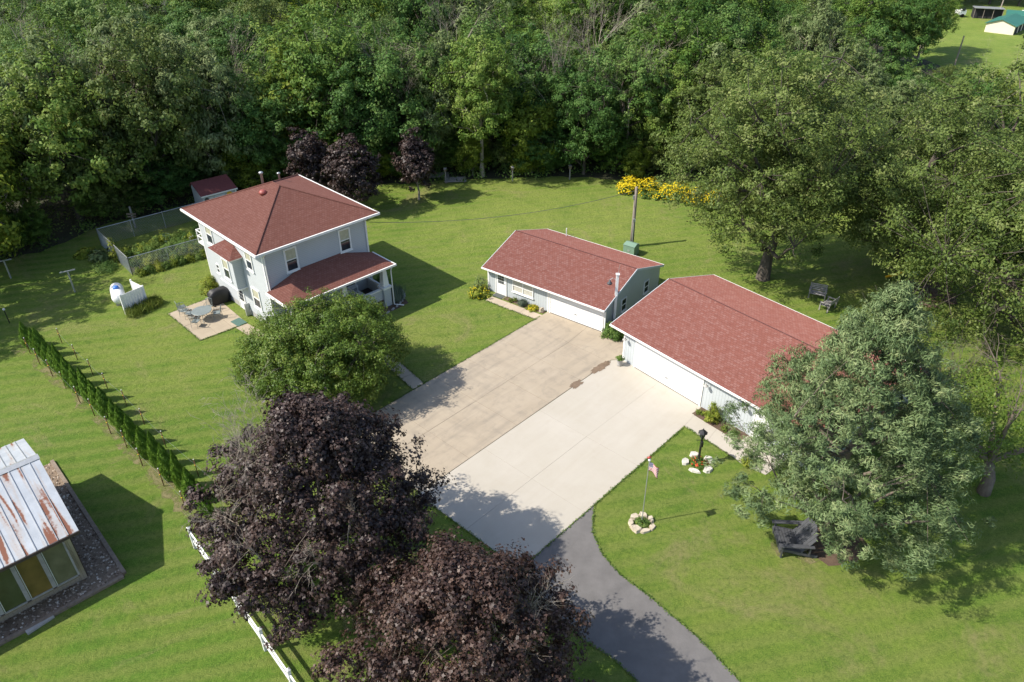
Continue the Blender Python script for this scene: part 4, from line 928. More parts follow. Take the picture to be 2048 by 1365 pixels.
def rock(seed, sx_, sy_, sz_):
    r_ = random.Random(seed); mb = MB(); n = 7; lo, hi = [], []
    for i in range(n):
        a = 2 * math.pi * i / n + r_.uniform(-.2, .2); q = r_.uniform(.8, 1.15); lo.append((math.cos(a) * sx_ * q, math.sin(a) * sy_ * q, -.03)); q *= r_.uniform(.72, .92); hi.append((math.cos(a) * sx_ * q, math.sin(a) * sy_ * q, sz_ * r_.uniform(.75, 1.1)))
    mb.add(lo + hi, [tuple(range(n - 1, -1, -1)), tuple(range(n, 2 * n))] + [(i, (i + 1) % n, n + (i + 1) % n, n + i) for i in range(n)]); return mb
for ring, (cx, cy), rr, ns, mt, lab, grp in (('a', (9.93, 30.10), .66, 5, 'white_stone', 'white limestone block in the ring around the lamp post', 'stones around the lamp post'), ('b', (6.28, 25.85), .52, 7, 'stone', 'tan limestone block in the ring around the flagpole', 'stones around the flagpole')):
    for k in range(ns):
        a = 2 * math.pi * k / ns + .4; rnd = random.Random(k * 7 + ns)
        o = rock(k + ns * 10, rnd.uniform(.22, .40), rnd.uniform(.13, .24), rnd.uniform(.10, .2)).build('landscape_stone', M[mt]); o.location = (cx + math.cos(a) * rr, cy + math.sin(a) * rr, 0); o.rotation_euler[2] = a + 1.57
        tag(o, lab, 'stone', grp)
def flower_clump(name, label, loc, seed, R, H, leafm, flm, nf, fs=.07, cat='flowers', group=None, n=40, per=30, leaf=.09):
    root = empty(name, loc); link('foliage', bush_mesh(seed, R, H, leafm, n=n, per=per, leaf=leaf, clump=.14), root)
    rg = np.random.default_rng(seed + 1); d = unit(rg, nf); d[:, 2] = np.abs(d[:, 2]) + .25; p = d * [R, R, H] * rg.uniform(.75, 1.08, (nf, 1)); p[:, 2] = np.maximum(p[:, 2], .05)
    link('blossoms', leaf_mesh('blossoms', p, d + rg.normal(size=d.shape) * .3, fs * rg.uniform(.7, 1.3, nf), M[flm], rg, .9), root)
    return tag(root, label, cat, group)
flower_clump('flower_clump', 'red flowers growing at foot of the lamp post', (9.98, 30.12, 0), 1, .48, .28, 'leaf_shrub', 'flower_red', 40, .09)
flower_clump('flower_clump', 'low green plants with pale blooms at foot of the flagpole', (6.33, 25.86, 0), 2, .38, .2, 'leaf_shrub', 'flower_yellow', 8, .05)

# white vinyl rail fence at the bottom
root = empty('rail_fence', (-15.05, 24.49, 0), math.atan2(16.86 - 24.49, -8.32 + 15.05)); tag(root, 'white vinyl two-rail fence running under the purple maples', 'fence')
for k in range(6):
    x = k * 2.42
    if k in (0,): pass
    post = MB().box(x - .065, x + .065, -.065, .065, -.1, 1.38).build('post', M['white2'], root)
    mb = MB(); mb.add([(x - .085, -.085, 1.382), (x + .085, -.085, 1.382), (x + .085, .085, 1.382), (x - .085, .085, 1.382), (x, 0, 1.47)], [(3, 2, 1, 0), (0, 1, 4), (1, 2, 4), (2, 3, 4), (3, 0, 4)]); mb.build('post_cap', M['white2'], post)
    if k < 5:
        for z in (.45, .98): MB().box(x + .066, x + 2.354, -.025, .025, z, z + .15).build('rail', M['white2'], root)

# chain-link garden fence
fpts = [(-25.1, 55.7), (-29.61, 52.1), (-34.5, 57.5), (-26.3, 64.4), (-22.5, 67.4)]
root = empty('chainlink_fence', (0, 0, 0)); root.location = (-29.61, 52.1, 0); tag(root, 'grey chain-link fence around the vegetable garden', 'fence')
def rel(p, z): return (p[0] + 29.61, p[1] - 52.1, z)
wire = MB(); FH = 1.5
for a, b in zip(fpts[:-1], fpts[1:]):
    d = np.subtract(b, a); L_ = np.linalg.norm(d); n = max(1, round(L_ / 2.4)); d = d / L_
    MB().tube([rel(a, FH), rel(b, FH)], .028, 5).build('top_rail', M['galv'], root)
    for k in range(n + 1):
        q = np.add(a, d * L_ * k / n); MB().tube([rel(q, -.1), rel(q, FH + .06)], .035, 6).build('post', M['galv'], root)
    st_ = .16
    for k in np.arange(-FH, L_, st_):
        for sgn in (1, -1):
            s0_, z0_ = (k, 0) if sgn > 0 else (k, FH); s1_, z1_ = (k + FH, FH) if sgn > 0 else (k + FH, 0)
            c0, c1 = max(s0_, 0), min(s1_, L_)
            if c1 - c0 < .05: continue
            za, zb = z0_ + sgn * (c0 - s0_), z0_ + sgn * (c1 - s0_)
            wire.beam(rel(np.add(a, d * c0), za), rel(np.add(a, d * c1), zb), .011, .011)
tag(wire.build('wire_mesh', M['mesh_fence'], root, uv=False), kind='stuff')
# garden plants
rg = random.Random(5)
gx = [np.array(q) for q in ((-34.0, 57.3), (-29.5, 53.0), (-21.5, 59.6), (-25.6, 63.8))]
for k in range(150):
    s, t = rg.random(), rg.random()
    p = (gx[0] * (1 - s) + gx[1] * s) * (1 - t) + (gx[3] * (1 - s) + gx[2] * s) * t
    if s < .36: continue
    mt = rg.choice(['leaf_shrub', 'leaf_shrub', 'leaf_lime', 'grass_long', 'leaf_dark'])
    shrub('vegetable_plant', 'leafy vegetable plant growing inside the chain-link garden', (p[0], p[1], 0), 300 + k % 9, rg.uniform(.5, .85), rg.uniform(.5, 1.2), mt, 'plant', 'plants in the fenced garden', False, n=22, per=24, leaf=.14, clump=.28)
fdir = np.subtract(fpts[0], fpts[1]); fdir = fdir / np.linalg.norm(fdir)
for k in range(15):
    q = np.add(fpts[1], fdir * (.6 + k * .62)) + np.array([.28, -.28])
    mt = ['leaf_yellow', 'leaf_shrub', 'leaf_lime', 'leaf_shrub'][k % 4]
    shrub('hedge_plant', 'bushy yellow-green plant along the front of the garden fence', (q[0], q[1], 0), 340 + k % 5, .48, .62 + .1 * (k % 3), mt, 'plant', 'plants along the garden fence front', False, n=30, per=30, leaf=.11, clump=.24)
MB_ = MB().lathe([(.16, 0), (.20, .42), (.215, .43)], (0, 0), 12); o = MB_.build('bucket', M['white2']); o.location = (-27.2, 58.3, .01); tag(o, 'white bucket standing inside the fenced garden', 'bucket')
root = empty('tomato_cage', (-28.9, 57.6, 0)); tag(root, 'green plant support standing in the fenced garden', 'plant support')
for k in range(4): MB().tube([(.25 * math.cos(k * 1.57), .25 * math.sin(k * 1.57), 0), (.28 * math.cos(k * 1.57), .28 * math.sin(k * 1.57), 1.0)], .015, 4).build('stake', M['teal_mat'], root)
for z in (.4, .9): MB().tube([(.27 * math.cos(t), .27 * math.sin(t), z) for t in np.linspace(0, 6.28, 13)], .012, 4).build('hoop', M['teal_mat'], root)
shrub('rhubarb_clump', 'broad-leaved silvery clump outside the left garden fence', (-33.4, 54.9, 0), 61, .9, .7, 'leaf_silver', 'plant', None, False, n=40, per=22, leaf=.26, clump=.35, aspect=.8)
shrub('rhubarb_clump', 'pale broad-leaved clump nearest the woods by garden fence', (-34.8, 55.6, 0), 62, .75, .6, 'leaf_lime', 'plant', None, False, n=30, per=22, leaf=.24, clump=.3, aspect=.8)
shrub('lavender_mound', 'dark fine-leaved mound at the left corner of garden fence', (-32.1, 53.1, 0), 63, 1.0, .65, 'leaf_dark', 'plant', None, False, n=60, per=40, leaf=.09, clump=.3)
shrub('climbing_vine', 'yellow-green vine climbing the left garden fence', (-31.9, 54.55, 0), 64, .45, 1.9, 'leaf_lime', 'vine', None, True, n=40, per=24, leaf=.13, clump=.25)

root = empty('wooden_cross', (-33.1, 61.0, 0)); tag(root, 'pale wooden signpost with crossed boards by dark woods', 'signpost')
MB().box(-.06, .06, -.06, .06, -.1, 2.0).build('post', M['grey_wood'], root)
MB().box(-.42, .42, -.10, -.062, 1.28, 1.42).build('board', M['timber'], root); MB().box(-.36, .36, -.10, -.062, 1.05, 1.18).build('board', M['timber'], root)
root = empty('flamingo_ornament', (-28.9, 63.0, 0)); tag(root, 'pink flamingo lawn ornament by trunk near the shed', 'ornament')
for s in (-.05, .05): MB().tube([(s, 0, 0), (s, 0, .5)], .012, 4).build('leg', M['pink'], root)
MB().lathe([(.02, .42), (.16, .5), (.22, .62), (.15, .78), (.03, .86)], (0, 0), 10).build('body', M['pink'], root, True)
MB().tube([(.1, 0, .75), (.24, 0, .95), (.2, 0, 1.15), (.3, 0, 1.2), (.36, 0, 1.14)], [.05, .035, .03, .045, .012], 6).build('neck', M['white2'], root, True)

# clothesline posts, black feeder post
for (x, y, h, rz, lb) in ((-32.86, 49.47, 1.75, .55, 'grey T-shaped clothesline post nearer the white tank'), (-38.96, 51.76, 1.5, .55, 'grey T-shaped clothesline post at the left edge of the lawn')):
    root = empty('clothesline_post', (x, y, 0), rz); tag(root, lb, 'clothesline post', 'clothesline posts on the lawn')
    MB().tube([(0, 0, -.1), (0, 0, h)], .06, 8).build('post', M['galv'], root); MB().beam((-.52, 0, h + .02), (.52, 0, h + .02), .09, .07).build('crossbar', M['galv'], root)
    for q in (-.4, .4): MB().tube([(q, 0, h + .05), (q, 0, h + .12)], .015, 4).build('hook', M['galv'], root)
root = empty('garden_stake_light', (-35.3, 45.03, 0)); tag(root, 'short black post with pale lamp top at left of lawn', 'post')
MB().tube([(0, 0, -.05), (0, 0, 1.05)], .035, 6).build('post', M['black'], root); MB().lathe([(.05, 1.05), (.09, 1.1), (.09, 1.16), (.02, 1.22)], (0, 0), 8).build('lamp', M['clock'], root)

# propane tank with screen
root = empty('propane_tank', (-28.9, 48.15, 0), math.atan2(47.2 - 49.3, 1.15)); tag(root, 'white propane tank lying behind the white privacy screen', 'tank')
prof = [(.02, -1.15), (.30, -1.08), (.44, -.90), (.47, -.7), (.47, .7), (.44, .90), (.30, 1.08), (.02, 1.15)]
MB().tube([(x, 0, .62) for r_, x in prof], [r_ for r_, x in prof], 18).build('vessel', M['tank'], root, True)
MB().lathe([(.21, 1.05), (.21, 1.16), (.17, 1.24), (.06, 1.28)], (.1, 0), 14).build('valve_dome', M['blue_dome'], root, True)
for x in (-.7, .7): MB().box(x - .08, x + .08, -.3, .3, -.02, .22).build('saddle', M['found'], root)
root = empty('privacy_screen', (-27.55, 46.15, 0), math.atan2(1.35, .98)); tag(root, 'white board privacy screen beside the propane tank', 'screen')
for k in range(8): MB().box(k * .205, k * .205 + .195, -.012, .012, .05, 1.55).build('board', M['white2'], root)
for k in range(7): MB().box(1.63, 1.654, .02 + k * .205, .215 + k * .205, .05, 1.55).build('board', M['white2'], root)
for p in ((-.05, 0), (1.66, -.03), (1.66, 1.5)): MB().box(p[0] - .05, p[0] + .05, p[1] - .05, p[1] + .05, -.05, 1.62).build('post', M['white2'], root)
for z in (.35, 1.2): MB().box(0, 1.6, .014, .05, z, z + .09).build('rail', M['white2'], root)
for k, (x, y) in enumerate(((-26.95, 46.1), (-26.45, 46.75), (-26.0, 47.4))):
    o = link('ornamental_grass', tuft_mesh(70 + k, 420, .75, .78, 'grass_long', .035, .9)); o.location = (x, y, 0)
    tag(o, ['tuft of long grass at front corner of white screen', 'tuft of long grass at middle of white screen', 'tuft of long grass at the house end of white screen'][k], 'grass tuft', 'long grass along the white screen')

# arborvitae row and stakes
arb = [(-32.23, 42.0, 1.8), (-31.37, 41.44, 1.6), (-30.6, 40.75, 2.1), (-29.63, 39.72, 1.8), (-28.92, 39.2, 1.75), (-28.06, 38.36, 2.3), (-27.13, 37.45, 2.15), (-26.28, 36.66, 2.1), (-25.31, 35.88, 2.25), (-24.49, 35.2, 1.95), (-23.61, 34.47, 2.1), (-22.65, 33.61, 1.8), (-21.79, 32.72, 1.95), (-20.9, 31.86, 2.1), (-19.9, 30.96, 2.1), (-18.92, 30.15, 2.2), (-17.98, 29.2, 2.15), (-17.06, 28.45, 2.5), (-16.15, 27.56, 2.2), (-15.22, 26.65, 2.0)]
def arbor_mesh(seed):
    rg = np.random.default_rng(seed); n = 5200; z = rg.random(n) ** .85; a = rg.uniform(0, 6.283, n)
    prof = np.interp(z, [0, .06, .25, .5, .8, 1], [.20, .31, .34, .28, .14, .015]) * (1 + .16 * np.sin(a * 5 + z * 22 + seed)) * (1 + .10 * rg.normal(size=n)); r = prof * rg.uniform(.72, 1, n)
    pos = np.c_[np.cos(a) * r, np.sin(a) * r, .04 + z * .95]; sp = np.c_[np.cos(a) * .35, np.sin(a) * .35, np.ones(n)] + rg.normal(size=(n, 3)) * .25
    return leaf_mesh('foliage', pos, np.c_[np.cos(a), np.sin(a), .25 * np.ones(n)] + rg.normal(size=(n, 3)) * .6, .065 * rg.uniform(.6, 1.4, n), M['arbor'], rg, .5, rg.normal(.42, .2, n) + .15 * np.sin(a * 5 + z * 22 + seed), sp)
am = [arbor_mesh(s) for s in (1, 2, 3)]
stem = wood_mesh(MB().tube([(0, 0, -.05), (0, 0, .8)], [.04, .015], 6), M['bark'], 'stem')
words = ['first', 'second', 'third', 'fourth', 'fifth', 'sixth', 'seventh', 'eighth', 'ninth', 'tenth']
for k, (x, y, h) in enumerate(arb):
    hh = h * .97; root = empty('arborvitae', (x, y, 0), k * 1.3, (1.08 + .16 * math.sin(k * 2.1), 1.08 + .16 * math.cos(k * 3.1), hh * (1.12 + .06 * math.sin(k * 1.7)))); link('foliage', am[k % 3], root); link('stem', stem, root)
    lb = f'narrow green arborvitae, {words[k]} in the row from the far end' if k < 10 else f'narrow green arborvitae, {words[19 - k]} in the row from the purple maple end'
    tag(root, lb, 'arborvitae', 'arborvitae row dividing the two lawns')
stk = [(-31.78, 41.17), (-30.44, 39.85), (-28.99, 38.58), (-27.5, 37.27), (-25.9, 35.77), (-24.48, 34.55), (-22.79, 32.92), (-21.35, 31.69), (-19.89, 30.22), (-18.14, 28.66), (-16.41, 27.0)]
sh_ = wood_mesh(MB().beam((0, 0, -.1), (0, 0, 1.25), .035, .035), M['rust'], 'shaft')
clip_me = wood_mesh(MB().box(-.03, .03, -.03, .03, .80, .86), M['yellow_plastic'], 'insulator'); clip2 = wood_mesh(MB().box(-.025, .025, -.025, .025, 1.2, 1.26), M['clock'], 'insulator')
def stake(x, y, lb, grp, sc_):
    root = empty('fence_stake', (x, y, 0), 0, sc_); link('shaft', sh_, root); link('insulator', clip_me, root); link('insulator', clip2, root); tag(root, lb, 'stake', grp)
for k, (x, y) in enumerate(stk):
    lb = f'rusty stake with yellow clip, {words[k]} from the far end before the arborvitae' if k < 6 else f'rusty stake with yellow clip, {words[10 - k]} from the maple end before the arborvitae'
    stake(x, y, lb, 'rusty stakes on the near side of the row', 1)
stk2 = [(-30.3, 42.4), (-28.3, 40.4), (-26.5, 38.7), (-24.9, 37.2), (-23.0, 35.5), (-21.2, 33.7), (-19.2, 31.7), (-16.6, 29.4), (-14.9, 27.9)]
for k, (x, y) in enumerate(stk2):
    lb = f'rusty stake, {words[k]} from the far end on the house side of the arborvitae' if k < 5 else f'rusty stake, {words[8 - k]} from the maple end on house side of the arborvitae'
    stake(x, y, lb, 'rusty stakes on the house side of the row', .95)
for nm, P_ in (('near', stk), ('house', stk2)):
    mb = MB()
    for a, b in zip(P_[:-1], P_[1:]): mb.tube([(*a, .84), ((a[0] + b[0]) / 2, (a[1] + b[1]) / 2, .80), (*b, .84)], .006, 3)
    tag(mb.build('fence_wire', M['galv'], uv=False), f'thin wire strung between the rusty stakes on the {"near lawn" if nm == "near" else "house"} side', 'wire')

# patio furniture
def iron_chair(name, label, loc, rz, group='wrought iron patio chairs'):
    r_ = empty(name, loc, rz); s = .23
    MB().box(-s, s, -s, s, .42, .445).build('seat', M['iron'], r_)
    for x in (-s, s):
        MB().tube([(x, -s, 0), (x, -s, .43), (x, -s + .02, .64)], .013, 4).build('leg', M['iron'], r_)
        MB().tube([(x, s + .05, 0), (x, s, .43), (x * .95, s + .10, .92)], .013, 4).build('leg', M['iron'], r_)
        MB().tube([(x, -s + .02, .64), (x, s + .04, .66)], .018, 4).build('arm', M['iron'], r_)
    MB().tube([(-s * .95, s + .10, .92), (0, s + .12, .98), (s * .95, s + .10, .92)], .016, 4).build('back_rail', M['iron'], r_)
    for k in range(6):
        x = -s * .8 + k * s * .32; MB().beam((x, s, .45), (x, s + .10, .93), .025, .008).build('back_slat', M['iron'], r_)
    return tag(r_, label, 'chair', group)
root = empty('patio_table', (-21.75, 45.35, .04)); tag(root, 'round grey mesh patio table in the middle of the patio', 'table')
MB().lathe([(.66, .68), (.68, .70), (.66, .72)], (0, 0), 28).build('table_top', M['iron'], root)
for k in range(4):
    a = k * 1.571 + .3; MB().tube([(.5 * math.cos(a), .5 * math.sin(a), 0), (.22 * math.cos(a), .22 * math.sin(a), .35), (.45 * math.cos(a), .45 * math.sin(a), .68)], .02, 5).build('leg', M['iron'], root)
for k, (a, lb) in enumerate(((.2, 'iron patio chair at the house side of the round table'), (1.5, 'iron patio chair behind the round table towards the grill'), (3.0, 'iron patio chair at the lawn side of the round table'), (4.55, 'iron patio chair in front of round table nearest the camera'))):
    iron_chair('patio_chair', lb, (-21.75 + .98 * math.cos(a), 45.35 + .98 * math.sin(a), .04), a - 1.571)
iron_chair('patio_chair', 'iron chair at the far left corner of the patio', (-23.6, 46.35, .04), 2.2); iron_chair('patio_chair', 'iron chair facing right near patio left edge', (-23.25, 45.85, .04), 1.5)
# covered grill
root = empty('covered_grill', (-21.35, 47.75, .04), .75); tag(root, 'barbecue grill under a black cover beside the house wall', 'grill')
mb = MB(); nseg_ = 20; lv = [(.0, .92), (.3, .96), (.62, 1.0), (.82, .98), (.98, .80), (1.10, .66), (1.14, .30)]
for (z, f_) in lv:
    for i in range(nseg_):
        t = 2 * math.pi * i / nseg_; sq = (abs(math.cos(t)) ** 4 + abs(math.sin(t)) ** 4) ** -.25; wob_ = 1 + (.07 * math.sin(t * 9 + z * 4) + .04 * math.sin(t * 4) if z < .8 else .05 * math.sin(t * 5 + 1))
        mb.v.append((math.cos(t) * sq * .78 * f_ * wob_, math.sin(t) * sq * .36 * (f_ if z < 1 else f_) * wob_, z + (.03 * math.sin(t * 3))))
for j in range(len(lv) - 1):
    for i in range(nseg_): mb.f.append((j * nseg_ + i, j * nseg_ + (i + 1) % nseg_, (j + 1) * nseg_ + (i + 1) % nseg_, (j + 1) * nseg_ + i))
mb.f.append(tuple(range((len(lv) - 1) * nseg_, len(lv) * nseg_))); mb.build('cover', M['black_cover'], root, True, uv=False)
for x in (-.6, .6): MB().tube([(x, -.37, .05), (x, -.44, .05)], .07, 10).build('wheel', M['black'], root)
shrub('golden_shrub', 'golden yellow shrub between the grill and back wall corner', (-22.55, 49.35, 0), 81, .72, 1.35, 'leaf_lime', n=80, per=40, leaf=.11, clump=.24)
root = empty('rain_barrel', (-22.0, 50.9, 0)); tag(root, 'dark barrel with pale rim at back corner of house', 'barrel')
MB().lathe([(.26, 0), (.31, .3), (.31, .6), (.27, .88)], (0, 0), 16).build('barrel', M['dark_wood'], root, True); MB().lathe([(.30, .885), (.30, .93), (.22, .96)], (0, 0), 16).build('lid', M['white2'], root)
def mat_rug(name, label, poly, z, mt): o = sheet(name, poly, z, M[mt], kind=None, thick=.02); return tag(o, label, 'mat')
mat_rug('door_mat', 'teal door mat on patio by the house side door', [(-19.75, 44.95), (-19.0, 44.3), (-18.55, 44.85), (-19.3, 45.5)], .066, 'teal_mat')
mat_rug('door_mat', 'dark grey door mat before the small garage door', [G1P(1.0, .40), G1P(1.85, .40), G1P(1.85, -.12), G1P(1.0, -.12)], .056, 'dark_mat')

# porch furniture
c_, s_h = math.cos(HA), math.sin(HA)
def HW(u, v, z=0): q = HP(u, v); return (q[0], q[1], z)
root = empty('porch_daybed', HW(6.75, -.55, .62), HA + math.pi / 2); tag(root, 'white wooden daybed on the front porch', 'daybed')
MB().box(-.85, .85, -.42, .42, .28, .38).build('seat', M['fascia'], root)
for x in (-.82, .82):
    for y in (-.4, .4): MB().box(x - .035, x + .035, y - .035, y + .035, 0, .8).build('leg', M['white'], root)
for k in range(8): MB().box(-.78 + k * .2, -.70 + k * .2, .37, .41, .40, .86).build('back_slat', M['white'], root)
for z in (.87,): MB().box(-.85, .85, .35, .43, z, z + .05).build('back_rail', M['white'], root)
for x in (-.82, .82): MB().box(x - .03, x + .03, -.36, .36, .66, .72).build('arm', M['white'], root)
for k, (x, y, m_, lb) in enumerate(((.35, .1, 'cushion', 'dark blue cushion at far end of porch daybed'), (.0, .15, 'cushion', 'dark blue cushion in middle of porch daybed'), (-.5, .0, 'terracotta', 'rust-coloured cushion at near end of porch daybed'))):
    cm_ = MB(); cm_.tube([(0, 0, 0), (0, 0, .06), (0, 0, .14), (0, 0, .2)], [.12, .24, .24, .12], 4); o = cm_.build('cushion', M[m_], None, True); q = Matrix.Rotation(HA + math.pi / 2, 3, 'Z') @ Vector((x, y, 0)); b0_ = HW(6.75, -.55); o.location = (b0_[0] + q.x, b0_[1] + q.y, 1.0); o.rotation_euler = (.2 * k, .15, HA + k); tag(o, lb, 'cushion')
o = MB().lathe([(.12, 0), (.17, .3), (.18, .31)], (0, 0), 12).build('flower_pot', M['terracotta']); o.location = HW(5.35, -1.15, .62); tag(o, 'terracotta pot on porch floor beside the middle column', 'pot')

# charcoal adirondack bench by the spruce
root = empty('adirondack_bench', (13.2, 24.4, 0), math.radians(176), 1.2); tag(root, 'large charcoal slatted garden bench under the spruce', 'bench')
wd = .62
for y in (-wd, wd):
    MB().beam((.62, y, .0), (.62, y, .62), .09, .05).build('leg', M['dark_wood'], root); MB().beam((.60, y * .93, .38), (-.75, y * .93, .06), .05, .13).build('leg', M['dark_wood'], root)
    MB().box(-.55, .78, y - .09, y + .09, .63, .665).build('arm', M['dark_wood'], root)
    MB().beam((-.42, y, .63), (-.42, y, .2), .09, .05).build('arm_support', M['dark_wood'], root)
for k in range(6): MB().beam((.62 - k * .13, -wd + .06, .42 - k * .030), (.62 - k * .13, wd - .06, .42 - k * .030), .115, .03).build('seat_slat', M['dark_wood'], root)
MB().beam((.69, -wd, .33), (.69, wd, .33), .04, .16).build('apron', M['dark_wood'], root)
for k in range(7):
    y = -wd + .10 + k * .175; tp = 1.18 - .02 * abs(k - 3) ** 2; MB().beam((-.10, y, .24), (-.10 - .62 * (tp - .24), y, tp), .16, .028).build('back_slat', M['dark_wood'], root)
for z in (.45, .95): MB().beam((-.14 - .62 * (z - .24), -wd + .02, z), (-.14 - .62 * (z - .24), wd - .02, z), .03, .09).build('back_rail', M['dark_wood'], root)
# weathered lawn chairs
def lawn_chair(label, loc, rz, wd=.55):
    r_ = empty('lawn_chair', loc, rz)
    for y in (-wd, wd):
        for x in (.3, -.3): MB().box(x - .035, x + .035, y - .035, y + .035, 0, .42 if x < 0 else .62).build('leg', M['grey_wood'], r_)
        MB().box(-.36, .36, y - .06, y + .06, .62, .655).build('arm', M['grey_wood'], r_)
    for k in range(5): MB().box(.22 - k * .125, .33 - k * .125, -wd + .04, wd - .04, .40, .425).build('seat_slat', M['grey_wood'], r_)
    for k in range(4): MB().beam((-.32 - k * .035, -wd, .52 + k * .12), (-.32 - k * .035, wd, .52 + k * .12), .03, .09).build('back_slat', M['grey_wood'], r_)
    for y in (-wd, wd): MB().beam((-.30, y, .0), (-.44, y, .96), .05, .06).build('back_post', M['grey_wood'], r_)
    return tag(r_, label, 'chair', 'weathered chairs on the lawn')
lawn_chair('weathered grey slatted chair nearer the oak trunk', (22.4, 47.9, 0), -2.0); lawn_chair('weathered grey slatted chair nearer the larger garage', (22.6, 46.3, 0), 2.3)
# play things under the right-hand tree
root = empty('play_slide', (29.6, 49.0, 0), 2.0); tag(root, 'yellow slide glimpsed under the big right-hand tree', 'slide')
MB().slab([(0, -.25, 1.6), (0, .25, 1.6), (1.9, .25, .15), (1.9, -.25, .15)], (0, 0, -.04)).build('chute', M['yellow_plastic'], root)
for y in (-.27, .27): MB().beam((0, y, 1.68), (1.9, y, .23), .04, .16).build('side_wall', M['yellow_plastic'], root)
for y in (-.3, .3): MB().box(-.1, 0, y - .04, y + .04, 0, 2.1).build('leg', M['timber'], root)
for k in range(4): MB().box(-.09, -.02, -.26, .26, .3 + k * .35, .35 + k * .35).build('rung', M['timber'], root)
MB().box(-.6, -.1, -.3, .3, 1.55, 1.62).build('platform', M['blue_dome'], root)
for (p, q, lb) in (((28.6, 47.6), (30.7, 46.4), 'long pale timber edging the play area'), ((28.55, 47.7), (28.2, 48.6), 'short pale timber at corner of the play area')):
    o = MB().beam((*p, .08), (*q, .08), .16, .16).build('play_timber', M['timber']); tag(o, lb, 'timber')
# birdhouse posts and boards by the wood
for k, (x, y, lb) in enumerate(((-6.49, 71.4, 'birdhouse on a post beside the flat boards'), (.16, 71.7, 'birdhouse on a post, middle of three along the wood'), (5.9, 72.0, 'birdhouse on a post, rightmost of three along the wood'))):
    root = empty('birdhouse', (x, y, 0), .2 * k); tag(root, lb, 'birdhouse', 'birdhouses along the wood')
    MB().box(-.045, .045, -.045, .045, -.1, 1.15).build('post', M['grey_wood'], root); MB().box(-.11, .11, -.11, .11, 1.15, 1.40).build('box', M['timber'], root); MB().slab([(-.15, -.17, 1.40), (.15, -.17, 1.40), (.15, .15, 1.47), (-.15, .15, 1.47)], (0, 0, .02)).build('roof', M['grey_wood'], root)
for k, (x, y, lb) in enumerate(((-7.4, 73.2, 'flat grey board platform further back by the wood'), (-5.6, 71.9, 'flat grey board platform in front of the leftmost birdhouse'))):
    root = empty('board_platform', (x, y, 0), .1); tag(root, lb, 'platform')
    for q in range(6): MB().box(-1.1, 1.1, -.66 + q * .22, -.46 + q * .22, .10, .15).build('board', M['grey_wood'], root)
    for q in (-.9, .9): MB().box(q - .06, q + .06, -.66, .66, 0, .098).build('joist', M['timber'], root)

# plants beside the garages and porch
flower_clump('flower_clump', 'yellow and green flower bed at the small garage corner', (-2.35, 48.55, 0), 91, .95, .62, 'leaf_lime', 'flower_yellow', 60, .10, n=60, per=30, leaf=.13)
shrub('flower_spike_plant', 'tall plant with white flower spikes by small garage corner', (-2.3, 49.35, 0), 92, .5, 1.25, 'leaf_silver', 'plant', None, True, n=24, per=20, leaf=.13, clump=.22)
o = link('blue_grass', tuft_mesh(93, 300, .42, .48, 'grass_blue', .03, .8)); o.location = (*G1P(3.6, .12), .03); tag(o, 'blue-grey grass tuft under the small garage window', 'grass tuft')
flower_clump('flower_clump', 'low yellow flowers near the small garage door frame', (*G1P(4.55, .1), .03), 94, .42, .26, 'leaf_lime', 'flower_yellow', 110, .07)
shrub('bed_plant', 'sparse brownish plant in bed right of the panelled door', (*G1P(2.75, .18), .03), 95, .32, .34, 'grass_long', 'plant', None, False, n=16, per=16, leaf=.10, clump=.16)
o = rock(5, .2, .12, .34).build('ornament_stone', M['stone']); o.location = (*G1P(5.25, .15), .03); tag(o, 'pale upright stone ornament beside the small garage door frame', 'stone')
shrub('corner_shrub', 'dark green shrub in the gap between the two garages', (6.95, 42.9, 0), 96, .85, 1.15, 'leaf_shrub', n=90, per=40, leaf=.14, clump=.26)
root = empty('planter', (*G2P(1.28, -.28), .035)); tag(root, 'pale stone planter with small plant by the wide white door', 'planter')
MB().lathe([(.15, 0), (.17, .05), (.15, .12), (.22, .45), (.23, .48)], (0, 0), 12).build('pot', M['found'], root, True); link('plant', bush_mesh(97, .26, .28, 'leaf_shrub', n=24, per=20, leaf=.10, clump=.12, name='plant'), root).location = (0, 0, .44)
shrub('gold_shrub', 'upright yellow-green shrub against the larger garage wall', (*G2P(8.55, -.25), .03), 98, .42, 1.15, 'leaf_lime', n=70, per=36, leaf=.10, clump=.18)
for k, u in enumerate((7.7, 9.5, 10.1)): shrub('bed_plant', ['small reddish plant left of the gold shrub in garage bed', 'small brown plant just right of gold shrub in garage bed', 'low green plant at the right end of garage bed'][k], (*G2P(u, -.25), .03), 120 + k, .28, .28, ['grass_long', 'grass_long', 'leaf_shrub'][k], 'plant', None, False, n=16, per=18, leaf=.09, clump=.14)
shrub('walk_shrub', 'yellow-green shrub at the end of side walk under the spruce', (12.55, 30.05, 0), 130, .5, .5, 'leaf_lime', n=30, per=30, leaf=.09, clump=.16)
shrub('porch_shrub', 'dark shrub behind the right porch column', HW(9.35, .3), 131, .7, 1.7, 'leaf_dark', n=70, per=36, leaf=.12, clump=.28)
o = link('tall_grass', tuft_mesh(132, 500, .8, 1.25, 'grass_blue', .03, .5)); o.location = HW(9.25, -1.3); tag(o, 'tall feathery grass clump beside the right porch pedestal', 'grass tuft')
shrub('porch_bed_plant', 'low dark plant in the bed before the porch wall', HW(6.6, -2.1), 133, .55, .5, 'leaf_dark', 'plant', None, False, n=30, per=30, leaf=.1, clump=.2)
